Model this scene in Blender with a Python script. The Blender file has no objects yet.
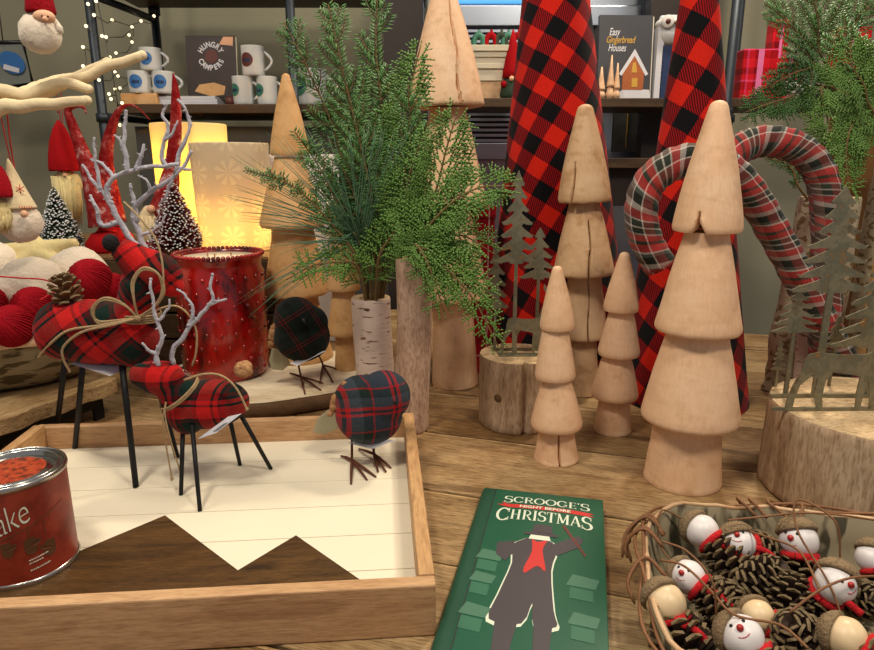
import bpy, bmesh, math, random
from math import sin, cos, pi, radians, sqrt, atan2, tan, exp
from mathutils import Vector as V, Matrix, noise
from mathutils.geometry import tessellate_polygon
random.seed(7)
R = random.random
def U(a, b): return a + (b - a) * R()
C = bpy.context.scene.collection

# ------------------------------------------------------------ camera (an eye 42 cm over the table top; table top is z = 0)
F = 654.0; PITCH = radians(14); EYE = V((0, 0, .42))
FW = V((0, cos(PITCH), -sin(PITCH))); UP = V((0, sin(PITCH), cos(PITCH)))
def ray(x, y): return FW + V((1, 0, 0)) * ((x - 437) / F) + UP * ((325 - y) / F)
def on(x, y, z=0.0):
    d = ray(x, y); return EYE + d * ((z - EYE.z) / d.z)
def at(x, y, Y):
    d = ray(x, y); return EYE + d * (Y / d.y)
def depth(p): return (V(p) - EYE).dot(FW)
def S(n, p): return n * depth(p) / F

# ------------------------------------------------------------ node helpers
class NT:
    def __init__(s, name):
        s.m = bpy.data.materials.new(name); s.m.use_nodes = True
        s.t = s.m.node_tree; s.n = s.t.nodes; s.l = s.t.links
        s.b = s.n['Principled BSDF']; s.out = s.n['Material Output']
    def new(s, t, **k):
        o = s.n.new(t)
        for a, v in k.items(): setattr(o, a, v)
        return o
    def link(s, a, b): s.l.new(a, b)
    def val(s, sock, v):
        if hasattr(v, 'is_linked') or isinstance(v, bpy.types.NodeSocket): s.l.new(v, sock)
        else: sock.default_value = v
    def math(s, op, a, b=0.0, c=None):
        o = s.new('ShaderNodeMath', operation=op); s.val(o.inputs[0], a); s.val(o.inputs[1], b)
        if c is not None: s.val(o.inputs[2], c)
        return o.outputs[0]
    def mix(s, f, a, b, mode='MIX'):
        o = s.new('ShaderNodeMix', data_type='RGBA', blend_type=mode)
        s.val(o.inputs[0], f); s.val(o.inputs[6], c4(a)); s.val(o.inputs[7], c4(b)); return o.outputs[2]
    def coord(s, kind='Object', rot=(0, 0, 0), scale=(1, 1, 1), loc=(0, 0, 0)):
        tc = s.new('ShaderNodeTexCoord'); mp = s.new('ShaderNodeMapping')
        s.link(tc.outputs[kind], mp.inputs[0]); mp.inputs[1].default_value = loc
        mp.inputs[2].default_value = rot; mp.inputs[3].default_value = scale; return mp.outputs[0]
    def noise(s, co, scale, detail=4, rough=.55, dist=0):
        o = s.new('ShaderNodeTexNoise'); s.link(co, o.inputs['Vector']); o.inputs['Scale'].default_value = scale
        o.inputs['Detail'].default_value = detail; o.inputs['Roughness'].default_value = rough
        o.inputs['Distortion'].default_value = dist; return o.outputs[0]
    def ramp(s, f, stops, mode='LINEAR'):
        o = s.new('ShaderNodeValToRGB'); o.color_ramp.interpolation = mode; e = o.color_ramp.elements
        while len(e) > 1: e.remove(e[-1])
        e[0].position = stops[0][0]; e[0].color = c4(stops[0][1])
        for p, c in stops[1:]:
            q = e.new(p); q.color = c4(c)
        s.val(o.inputs[0], f); return o.outputs[0]
    def bump(s, h, strength=.3, dist=.002):
        o = s.new('ShaderNodeBump'); o.inputs['Strength'].default_value = strength
        o.inputs['Distance'].default_value = dist; s.link(h, o.inputs['Height']); s.link(o.outputs[0], s.b.inputs['Normal'])
    def fin(s, col, rough=.6, metal=0, spec=None, sheen=0):
        s.val(s.b.inputs['Base Color'], c4(col)); s.val(s.b.inputs['Roughness'], rough)
        s.b.inputs['Metallic'].default_value = metal
        if spec is not None: s.b.inputs['Specular IOR Level'].default_value = spec
        if sheen: s.b.inputs['Sheen Weight'].default_value = sheen
        return s.m
def lin(v):
    v /= 255.0
    return v / 12.92 if v < .04045 else ((v + .055) / 1.055) ** 2.4
def rgb(r, g, b): return (lin(r), lin(g), lin(b), 1)
def c4(c):
    if isinstance(c, (tuple, list)): return tuple(c) if len(c) == 4 else (c[0], c[1], c[2], 1)
    return c

def plain(name, col, rough=.55, metal=0, var=.18, scale=30, bump=0, bscale=200, sheen=0, spec=None):
    n = NT(name); co = n.coord()
    f = n.noise(co, scale)
    k = n.math('MULTIPLY_ADD', f, 2 * var, 1 - var)
    hsv = n.new('ShaderNodeHueSaturation'); hsv.inputs['Color'].default_value = c4(col); n.link(k, hsv.inputs['Value'])
    if bump: n.bump(n.noise(co, bscale, 3), bump, .002)
    return n.fin(hsv.outputs[0], rough, metal, spec, sheen)

def wood(name, c1, c2, c3=None, sc=6.0, stretch=(8, 8, 1), rot=(0, 0, 0), rough=.6, bump=.25, fine=60, stain=.35, coord='Object', mid=.5, grain=.55):
    """long grained wood; the grain runs along the axis with the smallest stretch"""
    n = NT(name); co = n.coord(coord, rot, stretch)
    big = n.noise(co, sc, 5, .6, .6); fi = n.noise(co, fine, 3, .6)
    col = n.ramp(big, [(.3, c1), (mid + .02, c2), (.72, c3 or c1)])
    dk = n.ramp(fi, [(.25, (.62, .58, .52)), (.55, (1, 1, 1))])
    col = n.mix(.8, col, dk, 'MULTIPLY')
    fi2 = n.noise(co, fine * 2.7, 2, .5)
    col = n.mix(grain, col, n.ramp(fi2, [(.36, (.45, .38, .30)), (.52, (1, 1, 1))]), 'MULTIPLY')
    st = n.ramp(n.noise(n.coord(coord), 9, 4), [(.38, (.62, .52, .42)), (.58, (1, 1, 1))])
    col = n.mix(stain, col, st, 'MULTIPLY')
    n.bump(fi, bump, .0012)
    return n.fin(col, rough, spec=.35)

def tartan(name, stops_u, stops_v, pu, pv, kind='UV', rot=(0, 0, 0), weave=700, rough=.9, comb=None, check=False):
    """woven check: two stripe sequences crossed in a twill; comb picks which coordinate axes"""
    n = NT(name); co = n.coord(kind, rot)
    sp = n.new('ShaderNodeSeparateXYZ'); n.link(co, sp.inputs[0])
    a, b = (sp.outputs[0], sp.outputs[1]) if comb is None else (sp.outputs[comb[0]], sp.outputs[comb[1]])
    wob = n.noise(n.coord(kind), 14, 2)
    wob = n.math('MULTIPLY_ADD', wob, .006, -.003)
    a = n.math('ADD', a, wob); b = n.math('ADD', b, wob)
    fu = n.math('FRACT', n.math('DIVIDE', a, pu)); fv = n.math('FRACT', n.math('DIVIDE', b, pv))
    cu = n.ramp(fu, stops_u, 'CONSTANT'); cv = n.ramp(fv, stops_v, 'CONSTANT')
    if check:
        au = n.math('GREATER_THAN', fu, .5); av = n.math('GREATER_THAN', fv, .5); s2 = n.math('ADD', au, av)
    tw = n.math('FRACT', n.math('MULTIPLY', n.math('ADD', a, b), weave))
    tw = n.math('GREATER_THAN', tw, .5)
    f = n.math('MULTIPLY_ADD', tw, .5, .25)
    col = n.mix(f, cu, cv)
    if check:
        mid = n.mix(tw, rgb(150, 18, 20), rgb(62, 8, 14))
        lo = n.mix(n.math('LESS_THAN', s2, .5), mid, rgb(204, 34, 18)); col = n.mix(n.math('GREATER_THAN', s2, 1.5), lo, rgb(14, 13, 16))
    fuzz = n.ramp(n.noise(n.coord(kind), 420, 3), [(.3, (.72, .72, .72)), (.65, (1.1, 1.1, 1.1))])
    col = n.mix(.8, col, fuzz, 'MULTIPLY')
    n.bump(n.math('ADD', tw, n.noise(n.coord(kind), 500, 2)), .35, .0012)
    return n.fin(col, rough, sheen=.06, spec=.12)

# ------------------------------------------------------------ mesh builder
class MB:
    def __init__(s): s.v = []; s.f = []; s.uv = []; s.mi = []; s.sm = []
    def add(s, vs, fs, uvs=None, mi=0, sm=True):
        o = len(s.v); s.v += [V(p) for p in vs]
        for k, f in enumerate(fs):
            s.f.append([o + i for i in f]); s.uv.append(uvs[k] if uvs else [(0, 0)] * len(f)); s.mi.append(mi); s.sm.append(sm)
        return s
    def box(s, c, d, rot=None, mi=0, M=None):
        c = V(c); h = V(d) / 2; vs = []
        for x in (-1, 1):
            for y in (-1, 1):
                for z in (-1, 1):
                    p = V((x * h.x, y * h.y, z * h.z))
                    if rot is not None: p = rot @ p
                    p = p + c
                    if M is not None: p = M @ p
                    vs.append(p)
        return s.add(vs, [(0, 1, 3, 2), (4, 6, 7, 5), (0, 4, 5, 1), (2, 3, 7, 6), (0, 2, 6, 4), (1, 5, 7, 3)], mi=mi, sm=False)
    def hexa(s, p, mi=0):   # eight corners: bottom four then top four
        return s.add(p, [(3, 2, 1, 0), (4, 5, 6, 7), (0, 1, 5, 4), (1, 2, 6, 5), (2, 3, 7, 6), (3, 0, 4, 7)], mi=mi, sm=False)
    def tube(s, pts, rad, seg=8, mi=0, cap=True, flat=1.0, nrm=None, twist=0.0):
        pts = [V(p) for p in pts]; n = len(pts)
        if not hasattr(rad, '__len__'): rad = [rad] * n
        ax = None; rings = []; L = 0; uvL = []
        for i, p in enumerate(pts):
            t = (pts[min(i + 1, n - 1)] - pts[max(i - 1, 0)])
            if t.length < 1e-9: t = V((0, 0, 1))
            t.normalize()
            if ax is None:
                ax = V(nrm) if nrm is not None else (V((0, 0, 1)) if abs(t.z) < .9 else V((1, 0, 0)))
            ax = (ax - t * ax.dot(t))
            if ax.length < 1e-6: ax = t.orthogonal()
            ax.normalize(); bx = t.cross(ax)
            if i: L += (pts[i] - pts[i - 1]).length
            uvL.append(L)
            rings.append([p + ax * (cos(2 * pi * j / seg) * rad[i] * flat) + bx * (sin(2 * pi * j / seg) * rad[i]) for j in range(seg)])
        vs = [q for r_ in rings for q in r_]; fs = []; uv = []
        rm = max(rad)
        for i in range(n - 1):
            for j in range(seg):
                k = (j + 1) % seg
                fs.append((i * seg + j, i * seg + k, (i + 1) * seg + k, (i + 1) * seg + j))
                a0, a1 = 2 * pi * j / seg * rm, 2 * pi * (j + 1) / seg * rm
                uv.append([(uvL[i] + twist * a0, a0), (uvL[i] + twist * a1, a1), (uvL[i + 1] + twist * a1, a1), (uvL[i + 1] + twist * a0, a0)])
        if cap:
            fs.append(tuple(range(seg))[::-1]); uv.append([(0, 0)] * seg)
            fs.append(tuple((n - 1) * seg + j for j in range(seg))); uv.append([(L, 0)] * seg)
        return s.add(vs, fs, uv, mi)
    def lathe(s, prof, seg=48, c=(0, 0, 0), fn=None, mi=0, M=None, capb=True, capt=True, a0=0, a1=2 * pi):
        """prof = [(r, z)...] bottom to top; fn(angle, r, z, i) -> (r, z, dx, dy)"""
        c = V(c); vs = []; n = len(prof); full = abs(a1 - a0 - 2 * pi) < 1e-6; m = seg if full else seg + 1
        for i, (r, z) in enumerate(prof):
            for j in range(m):
                a = a0 + (a1 - a0) * j / seg; rr, zz, dx, dy = (r, z, 0, 0) if fn is None else fn(a, r, z, i)
                p = V((cos(a) * rr + dx, sin(a) * rr + dy, zz)) + c
                vs.append(M @ p if M is not None else p)
        fs = []; uv = []
        for i in range(n - 1):
            for j in range(seg):
                k = (j + 1) % m
                fs.append((i * m + j, i * m + k, (i + 1) * m + k, (i + 1) * m + j))
                u0, u1 = j / seg, (j + 1) / seg
                uv.append([(u0, prof[i][1]), (u1, prof[i][1]), (u1, prof[i + 1][1]), (u0, prof[i + 1][1])])
        if full:
            if capb: fs.append(tuple(range(m))[::-1]); uv.append([(0, 0)] * m)
            if capt: fs.append(tuple((n - 1) * m + j for j in range(m))); uv.append([(0, 0)] * m)
        return s.add(vs, fs, uv, mi)
    def ball(s, c, r, seg=20, rings=12, fn=None, M=None, mi=0):
        c = V(c); r = V((r, r, r)) if not hasattr(r, '__len__') else V(r); vs = []; fs = []
        for i in range(rings + 1):
            ph = pi * i / rings - pi / 2
            for j in range(seg):
                a = 2 * pi * j / seg; d = V((cos(ph) * cos(a), cos(ph) * sin(a), sin(ph)))
                k = 1 if fn is None else fn(d)
                p = V((d.x * r.x, d.y * r.y, d.z * r.z)) * k
                if M is not None: p = M @ p
                vs.append(p + c)
        for i in range(rings):
            for j in range(seg):
                k = (j + 1) % seg; fs.append((i * seg + j, i * seg + k, (i + 1) * seg + k, (i + 1) * seg + j))
        return s.add(vs, fs, mi=mi)
    def prism(s, poly, th, fn=None, mi=0, sm=False):
        """closed 2-D outline to a plate; local x, z in the plane and y through it unless fn maps (u, v, w)"""
        n = len(poly); fn = fn or (lambda u, v, w: V((u, w, v)))
        vs = [fn(u, v, -th / 2) for u, v in poly] + [fn(u, v, th / 2) for u, v in poly]
        tri = tessellate_polygon([[V((u, v, 0)) for u, v in poly]])
        fs = [tuple(t) for t in tri] + [tuple(i + n for i in t)[::-1] for t in tri]
        fs += [(i, (i + 1) % n, n + (i + 1) % n, n + i) for i in range(n)]
        return s.add(vs, fs, mi=mi, sm=sm)
    def build(s, name, mats, parent=None, bevel=0, sub=0, remesh=0, auto=False, off=None, fixn=True):
        me = bpy.data.meshes.new(name)
        me.from_pydata([tuple(p) for p in s.v], [], s.f)
        if not isinstance(mats, (list, tuple)): mats = [mats]
        for m in mats: me.materials.append(m)
        uvl = me.uv_layers.new(name='UVMap')
        for p, uv, mi, sm in zip(me.polygons, s.uv, s.mi, s.sm):
            p.material_index = mi; p.use_smooth = sm
            for li, q in zip(p.loop_indices, uv): uvl.data[li].uv = q
        if fixn:
            bm = bmesh.new(); bm.from_mesh(me); bmesh.ops.recalc_face_normals(bm, faces=bm.faces); bm.to_mesh(me); bm.free()
        o = bpy.data.objects.new(name, me); C.objects.link(o)
        if parent: o.parent = parent
        if bevel:
            b = o.modifiers.new('bevel', 'BEVEL'); b.width = bevel; b.segments = 2; b.limit_method = 'ANGLE'; b.angle_limit = radians(35)
        if remesh:
            b = o.modifiers.new('remesh', 'REMESH'); b.mode = 'VOXEL'; b.voxel_size = remesh; b.use_smooth_shade = True
            b = o.modifiers.new('smooth', 'SMOOTH'); b.iterations = 4; b.factor = .6
        if sub:
            b = o.modifiers.new('sub', 'SUBSURF'); b.levels = sub; b.render_levels = sub
        if auto:
            b = o.modifiers.new('split', 'EDGE_SPLIT'); b.split_angle = radians(40)
        return o
def tag(o, label, cat, group=None, kind=None):
    if label: o['label'] = label
    if cat: o['category'] = cat
    if group: o['group'] = group
    if kind: o['kind'] = kind
    return o
def thing(name, label, cat, loc=(0, 0, 0), rz=0, group=None):
    o = bpy.data.objects.new(name, None); o.empty_display_size = .03; C.objects.link(o)
    o.location = loc; o.rotation_euler = (0, 0, rz); return tag(o, label, cat, group)
def plab(o, l): o['label'] = l; return o
def structure(o): o['kind'] = 'structure'; return o
def copy_tree(o, parent=None):
    c = o.copy(); C.objects.link(c); c.parent = parent
    for ch in list(o.children): copy_tree(ch, c)
    return c
def interp(prof, z):
    for (r0, z0), (r1, z1) in zip(prof, prof[1:]):
        if z0 <= z <= z1: return r0 + (r1 - r0) * (z - z0) / max(1e-9, z1 - z0)
    return prof[-1][0]
def spline(P, n=8):
    P = [V(p) for p in P]; Q = [P[0] * 2 - P[1]] + P + [P[-1] * 2 - P[-2]]; out = []
    for i in range(1, len(Q) - 2):
        a, b, c, d = Q[i - 1:i + 3]
        for k in range(n):
            t = k / n
            out.append(.5 * ((2 * b) + (c - a) * t + (2 * a - 5 * b + 4 * c - d) * t * t + (3 * b - a - 3 * c + d) * t ** 3))
    return out + [P[-1]]
def lettering(text, size, fn, mat, parent, name='lettering', th=.0002, shear=0, align='CENTER', space=1.0, bold=0.0, sx=1.0):
    """solid letters; fn maps (u, v) of the flat text and height w to a point of the parent's space"""
    cu = bpy.data.curves.new('t', 'FONT'); cu.body = text; cu.size = size; cu.align_x = align; cu.align_y = 'CENTER'
    cu.shear = shear; cu.space_character = space; cu.offset = bold; cu.extrude = th / 2; cu.resolution_u = 4
    o = bpy.data.objects.new('t', cu); C.objects.link(o)
    bpy.context.view_layer.update()
    me = bpy.data.meshes.new_from_object(o.evaluated_get(bpy.context.evaluated_depsgraph_get()))
    bpy.data.objects.remove(o); me.name = name
    for v in me.vertices: v.co = fn(v.co.x * sx, v.co.y, v.co.z)
    me.materials.clear(); me.materials.append(mat)
    q = bpy.data.objects.new(name, me); C.objects.link(q); q.parent = parent
    return q

def arc_(cx, cy, rx, ry, a0, a1, n=14): return [(cx + rx * cos(radians(a0 + (a1 - a0) * i / n)), cy + ry * sin(radians(a0 + (a1 - a0) * i / n))) for i in range(n + 1)]
def serif_(x, y): return ([(x - .13, y), (x + .13, y)], .045, .045)
TK, TN = .155, .075
GL = {   # roman capitals as pen strokes: width, [(path, pen width at start, at end)]
 'S': (.62, [(arc_(.31, .745, .22, .22, 20, 180), TN, TK), (arc_(.31, .745, .22, .22, 180, 265) + arc_(.31, .265, .25, .26, 85, 0), TK, TK), (arc_(.31, .265, .25, .23, 0, -165), TK, TN), ([(.53, .70), (.53, .95)], .05, .05), ([(.06, .05), (.06, .30)], .05, .05)]),
 'C': (.78, [(arc_(.42, .5, .33, .46, 42, 318, 26), TK, TK * .9), ([(.70, .66), (.70, .98)], .05, .05), ([(.70, .05), (.70, .30)], .05, .05)]),
 'R': (.78, [([(.20, 0), (.20, 1)], TK, TK), (arc_(.38, .73, .24, .23, 90, -90), TN, TK), ([(.20, .96), (.38, .96)], TN, TN), ([(.20, .50), (.38, .50)], TN, TN), ([(.38, .50), (.70, .02)], TN, TK), serif_(.20, .02), serif_(.20, .98), serif_(.70, .02)]),
 'O': (.86, [(arc_(.43, .5, .35, .46, 0, 360, 34), TK * .9, TK * .9)]),
 'G': (.84, [(arc_(.42, .5, .33, .46, 45, 330, 26), TK, TK), ([(.70, .66), (.70, .96)], .05, .05), ([(.70, .08), (.70, .44)], TK, TK), ([(.52, .44), (.82, .44)], .055, .055)]),
 'E': (.66, [([(.20, 0), (.20, 1)], TK, TK), ([(.20, .965), (.58, .965)], TN, TN), ([(.20, .5), (.50, .5)], TN, TN), ([(.20, .035), (.60, .035)], TN, TN), ([(.58, 1.0), (.58, .80)], .05, .05), ([(.60, 0), (.60, .22)], .05, .05), ([(.50, .40), (.50, .60)], .045, .045), serif_(.18, .02), serif_(.18, .98)]),
 "'": (.26, [([(.13, 1.02), (.11, .74)], .13, .04)]),
 'H': (.86, [([(.20, 0), (.20, 1)], TK, TK), ([(.66, 0), (.66, 1)], TK, TK), ([(.20, .52), (.66, .52)], TN, TN), serif_(.20, .02), serif_(.20, .98), serif_(.66, .02), serif_(.66, .98)]),
 'I': (.40, [([(.20, 0), (.20, 1)], TK, TK), serif_(.20, .02), serif_(.20, .98)]),
 'T': (.72, [([(.36, 0), (.36, 1)], TK, TK), ([(.05, .965), (.67, .965)], TN, TN), ([(.05, 1.0), (.05, .78)], .05, .05), ([(.67, 1.0), (.67, .78)], .05, .05), serif_(.36, .02)]),
 'M': (1.0, [([(.16, 0), (.18, 1)], TN, TN), ([(.18, 1), (.50, .10)], TK, TK), ([(.50, .10), (.80, 1)], TN, TN), ([(.82, 0), (.82, 1)], TK, TK), serif_(.16, .02), serif_(.84, .02), serif_(.13, .98), serif_(.86, .98)]),
 'A': (.80, [([(.10, .0), (.40, 1)], TN, TN), ([(.40, 1), (.70, 0)], TK, TK), ([(.22, .33), (.60, .33)], TN * .9, TN * .9), serif_(.10, .02), serif_(.70, .02)])}
def roman(text, sizes, total, fn, mat, parent, name='title_lettering'):
    '''letters stroked one by one so that the line is total wide; sizes gives the cap height of each letter'''
    w = sum(GL[c][0] * s for c, s in zip(text, sizes)); k = total / w; x = -total / 2; m = MB()
    for c, s in zip(text, sizes):
        for path, p0, p1 in GL[c][1]:
            n = len(path); top, bot = [], []
            for i, (u, v) in enumerate(path):
                a_, b_ = path[max(0, i - 1)], path[min(n - 1, i + 1)]
                du, dv = b_[0] - a_[0], b_[1] - a_[1]; l = sqrt(du * du + dv * dv) or 1; pw = (p0 + (p1 - p0) * i / (n - 1)) / 2
                nu, nv = -dv / l * pw, du / l * pw
                nv *= .55
                bot.append((x + (u + nu) * s * k, (v + nv - .5) * s)); top.append((x + (u - nu) * s * k, (v - nv - .5) * s))
            z = .0001 * (len(m.f) % 3)
            for i in range(n - 1): m.add([fn(*bot[i], z), fn(*bot[i + 1], z), fn(*top[i + 1], z), fn(*top[i], z)], [(0, 1, 2, 3)], sm=False)
        x += GL[c][0] * s * k
    return m.build(name, mat, parent)

# ------------------------------------------------------------ materials
RED, DRED, BLK = rgb(200, 30, 18), rgb(110, 14, 16), rgb(16, 14, 16)
M = {}
def smooth_wood(name, c1, c2, c3, stain=.4):
    n = NT(name); co = n.coord('Object', scale=(1, 1, 1))
    base = n.ramp(n.noise(co, 9, 3, .5), [(.3, c1), (.55, c2), (.75, c3)])
    wv = n.noise(n.coord('Object', scale=(4, 4, 13)), 3.0, 3, .5, 1.8)
    col = n.mix(.38, base, n.ramp(wv, [(.35, (.84, .78, .70)), (.55, (1, 1, 1))]), 'MULTIPLY')
    gr = n.noise(n.coord('Object', scale=(6, 6, 1)), 60, 2, .5)
    col = n.mix(.35, col, n.ramp(gr, [(.3, (.82, .76, .68)), (.55, (1, 1, 1))]), 'MULTIPLY')
    sp = n.noise(n.coord(), 26, 4, .6)
    col = n.mix(stain, col, n.ramp(sp, [(.34, (.66, .54, .40)), (.46, (1, 1, 1))]), 'MULTIPLY')
    n.bump(gr, .12, .0008)
    return n.fin(col, .55, spec=.35)
M['carved'] = smooth_wood('pale_carved_wood', rgb(238, 200, 162), rgb(232, 190, 150), rgb(242, 212, 178))
M['carved_warm'] = smooth_wood('golden_carved_wood', rgb(220, 176, 122), rgb(206, 160, 104), rgb(228, 190, 140), .5)
M['carved_grey'] = smooth_wood('greyed_carved_wood', rgb(216, 182, 144), rgb(200, 164, 124), rgb(224, 194, 156), .75)
M['table'] = wood('reclaimed_table_wood', rgb(138, 108, 70), rgb(176, 146, 102), rgb(92, 68, 40), sc=3.2, stretch=(1.0, 10, 6), fine=26, rough=.5, bump=.6, stain=.85, grain=.8)
M['plank_edge'] = wood('worn_pale_plank_edge', rgb(214, 186, 136), rgb(190, 156, 106), sc=8, stretch=(1, 6, 6), fine=40)
M['tray_rail'] = wood('tray_rail_wood', rgb(186, 142, 100), rgb(208, 168, 124), rgb(156, 108, 70), sc=5, stretch=(1, 9, 9), fine=34, rough=.6, stain=.3, grain=.25)
M['tray_rail_side'] = wood('tray_side_rail_wood', rgb(178, 134, 90), rgb(204, 162, 112), rgb(128, 84, 50), sc=5, stretch=(9, 1, 9), fine=34, rough=.6, stain=.3, grain=.25)
M['white_board'] = plain('cream_painted_board', rgb(236, 226, 200), .5, var=.04, scale=12, bump=.08, bscale=60)
M['walnut'] = wood('dark_stained_inlay', rgb(52, 38, 24), rgb(96, 68, 34), rgb(36, 26, 18), sc=4, stretch=(1, 8, 1), fine=40, rough=.45)
M['log_side'] = wood('weathered_log_side', rgb(176, 150, 120), rgb(204, 180, 150), rgb(150, 118, 84), sc=5, stretch=(4, 4, .8), fine=36, rough=.8, stain=.6, bump=.4)
M['log_end'] = wood('sawn_log_end', rgb(206, 176, 132), rgb(222, 196, 154), rgb(180, 146, 100), sc=6, stretch=(2, 6, 1), fine=30, rough=.75, stain=.35)
M['slice_top'] = wood('pale_slice_face', rgb(226, 208, 172), rgb(234, 220, 190), rgb(208, 184, 142), sc=3, stretch=(1, 2, 1), fine=20, rough=.6, stain=.15, grain=.15)
M['bark'] = plain('dark_tree_bark', rgb(92, 66, 40), .9, var=.6, scale=38, bump=1, bscale=70)
M['grey_bark'] = plain('grey_lichen_bark', rgb(150, 132, 100), .9, var=.5, scale=22, bump=1, bscale=50)

def birch(name, base, dark, lent=(1, 1, 6), amt=.60):
    n = NT(name); co = n.coord('Object', scale=lent)
    base_n = n.ramp(n.noise(n.coord(), 10, 4), [(.3, [c * .78 for c in base[:3]]), (.7, base)])
    ln = n.noise(co, 46, 2, .4)
    m = n.ramp(ln, [(amt, (0, 0, 0)), (amt + .06, (1, 1, 1))])
    col = n.mix(m, base_n, dark)
    n.bump(n.noise(co, 50, 4), .5, .0015)
    return n.fin(col, .75, spec=.25)
M['birch'] = birch('white_birch_bark', rgb(232, 210, 194), rgb(128, 92, 76), amt=.625)
M['birch_rough'] = wood('brown_birch_bark', rgb(196, 160, 136), rgb(208, 176, 152), rgb(164, 128, 104), sc=9, stretch=(3, 3, 1), fine=42, rough=.85, bump=.7, stain=.3, grain=.5) or birch('brown_birch_bark', rgb(188, 152, 126), rgb(138, 104, 82), lent=(3.5, 3.5, .8), amt=.52)
M['birch_old'] = birch('old_lichened_birch_bark', rgb(190, 176, 148), rgb(122, 104, 72), lent=(1.6, 1.6, 2.6), amt=.54)

buf = [(0, BLK), (.5, rgb(214, 34, 18))]
M['buffalo'] = tartan('buffalo_check_cloth', buf, buf, .066, .066, rot=(0, 0, radians(33)), weave=190, check=True)
dk = rgb(20, 22, 22); dg = rgb(18, 40, 34)
deer_s = [(0, rgb(196, 30, 28)), (.30, dk), (.36, rgb(180, 24, 26)), (.46, dk), (.52, rgb(84, 12, 16)), (.60, dg), (.88, rgb(84, 12, 16)), (.94, dk), (.985, rgb(196, 30, 28))]
M['deer_tartan'] = tartan('red_tartan_cloth', deer_s, deer_s, .050, .050, kind='Object', rot=(0, 0, radians(20)), comb=(0, 2), weave=900)
M['deer_tartan_big'] = tartan('red_diagonal_tartan_cloth', deer_s, deer_s, .058, .058, kind='Object', rot=(0, radians(38), 0), comb=(0, 2), weave=700)
bs_ = [(0, rgb(44, 52, 62)), (.30, rgb(176, 28, 30)), (.36, rgb(30, 36, 42)), (.42, rgb(176, 28, 30)), (.5, rgb(60, 68, 76)), (.72, rgb(26, 40, 36)), (.9, rgb(150, 20, 24)), (.94, rgb(44, 52, 62))]
M['bird_tartan'] = tartan('grey_red_tartan_cloth', bs_, bs_, .062, .058, kind='Object', rot=(radians(8), radians(6), radians(-25)), comb=(0, 2), weave=900)
bd = [(0, rgb(20, 30, 24)), (.42, rgb(120, 24, 22)), (.45, rgb(16, 22, 18)), (.52, rgb(120, 24, 22)), (.55, rgb(20, 30, 24)), (.8, rgb(12, 14, 14))]
M['bird_dark'] = tartan('dark_green_tartan_cloth', bd, bd, .05, .05, kind='Object', rot=(0, radians(30), radians(-25)), comb=(0, 2), weave=900)
cs = [(0, rgb(180, 56, 52)), (.10, rgb(170, 160, 150)), (.13, rgb(58, 62, 52)), (.22, rgb(190, 184, 172)), (.25, rgb(52, 58, 50)), (.34, rgb(186, 176, 166)), (.37, rgb(176, 60, 60)), (.50, rgb(180, 170, 160)), (.585, rgb(36, 40, 34)), (.72, rgb(90, 96, 88)), (.78, rgb(200, 192, 180)), (.81, rgb(200, 60, 60)), (.94, rgb(60, 66, 56))]
cv = [(0, rgb(120, 96, 86)), (.30, rgb(196, 188, 176)), (.33, rgb(34, 38, 32)), (.55, rgb(196, 188, 176)), (.58, rgb(130, 56, 52)), (.8, rgb(44, 48, 42))]
M['cane_tartan'] = tartan('red_grey_tartan_wrap', cs, cv, .085, .07, weave=500)
gs = [(0, rgb(150, 16, 26)), (.46, rgb(220, 190, 190)), (.49, rgb(130, 12, 22)), (.8, rgb(90, 10, 16))]
M['gift_tartan'] = tartan('dark_red_windowpane_cloth', gs, gs, .08, .08, kind='Object', comb=(0, 2), weave=600)
rs = [(0, rgb(226, 30, 44)), (.3, rgb(170, 16, 24)), (.55, rgb(236, 80, 130)), (.62, rgb(226, 30, 44)), (.8, rgb(130, 12, 20))]
M['red_plaid_pack'] = tartan('bright_red_plaid_paper', rs, rs, .09, .09, kind='Object', comb=(0, 2), weave=600, rough=.3)

M['black_metal'] = plain('rough_black_metal', rgb(24, 24, 26), .6, .4, var=.3, bump=.3)
M['pipe'] = plain('dark_blue_grey_pipe', rgb(56, 62, 68), .45, .6, var=.25)
M['rust_wire'] = plain('rust_brown_wire', rgb(96, 52, 34), .7, .2, var=.3, bump=.3)
M['twine'] = plain('jute_twine', rgb(176, 148, 108), .9, var=.3, scale=300, bump=.8, bscale=600)
M['frost'] = plain('frosted_twig', rgb(176, 174, 182), .75, var=.35, scale=90, bump=.9, bscale=240)
M['tag'] = plain('white_price_card', rgb(214, 214, 218), .5, var=.03)
M['print_grey'] = plain('grey_print', rgb(120, 122, 126), .6, var=.1)
M['burlap'] = plain('burlap_bobble', rgb(170, 126, 84), .95, var=.4, scale=150, bump=1, bscale=300)
M['black_pom'] = plain('black_pompom', rgb(20, 18, 20), .95, var=.3, bump=1, bscale=300)
M['cone_scale'] = plain('pinecone_scale', rgb(60, 42, 30), .7, var=.7, scale=60, bump=.6, bscale=120)
M['cone_tip'] = plain('pale_scale_tip', rgb(112, 94, 62), .7, var=.5, scale=70, bump=.5)
M['cone_brown'] = plain('warm_pinecone_scale', rgb(110, 74, 40), .7, var=.5, scale=80, bump=.5)
M['white_felt'] = plain('white_wool', rgb(226, 212, 190), .95, var=.06, bump=.9, bscale=160, sheen=.3)
M['cream_wool'] = plain('cream_wool', rgb(224, 204, 160), .95, var=.1, bump=.9, bscale=130, sheen=.3)
M['cream_branch'] = plain('cream_wrapped_branch', rgb(230, 210, 168), .9, var=.08, bump=.8, bscale=90)
M['yellow_wool'] = plain('straw_yellow_wool', rgb(214, 196, 140), .95, var=.15, bump=.9, bscale=120)
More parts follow.
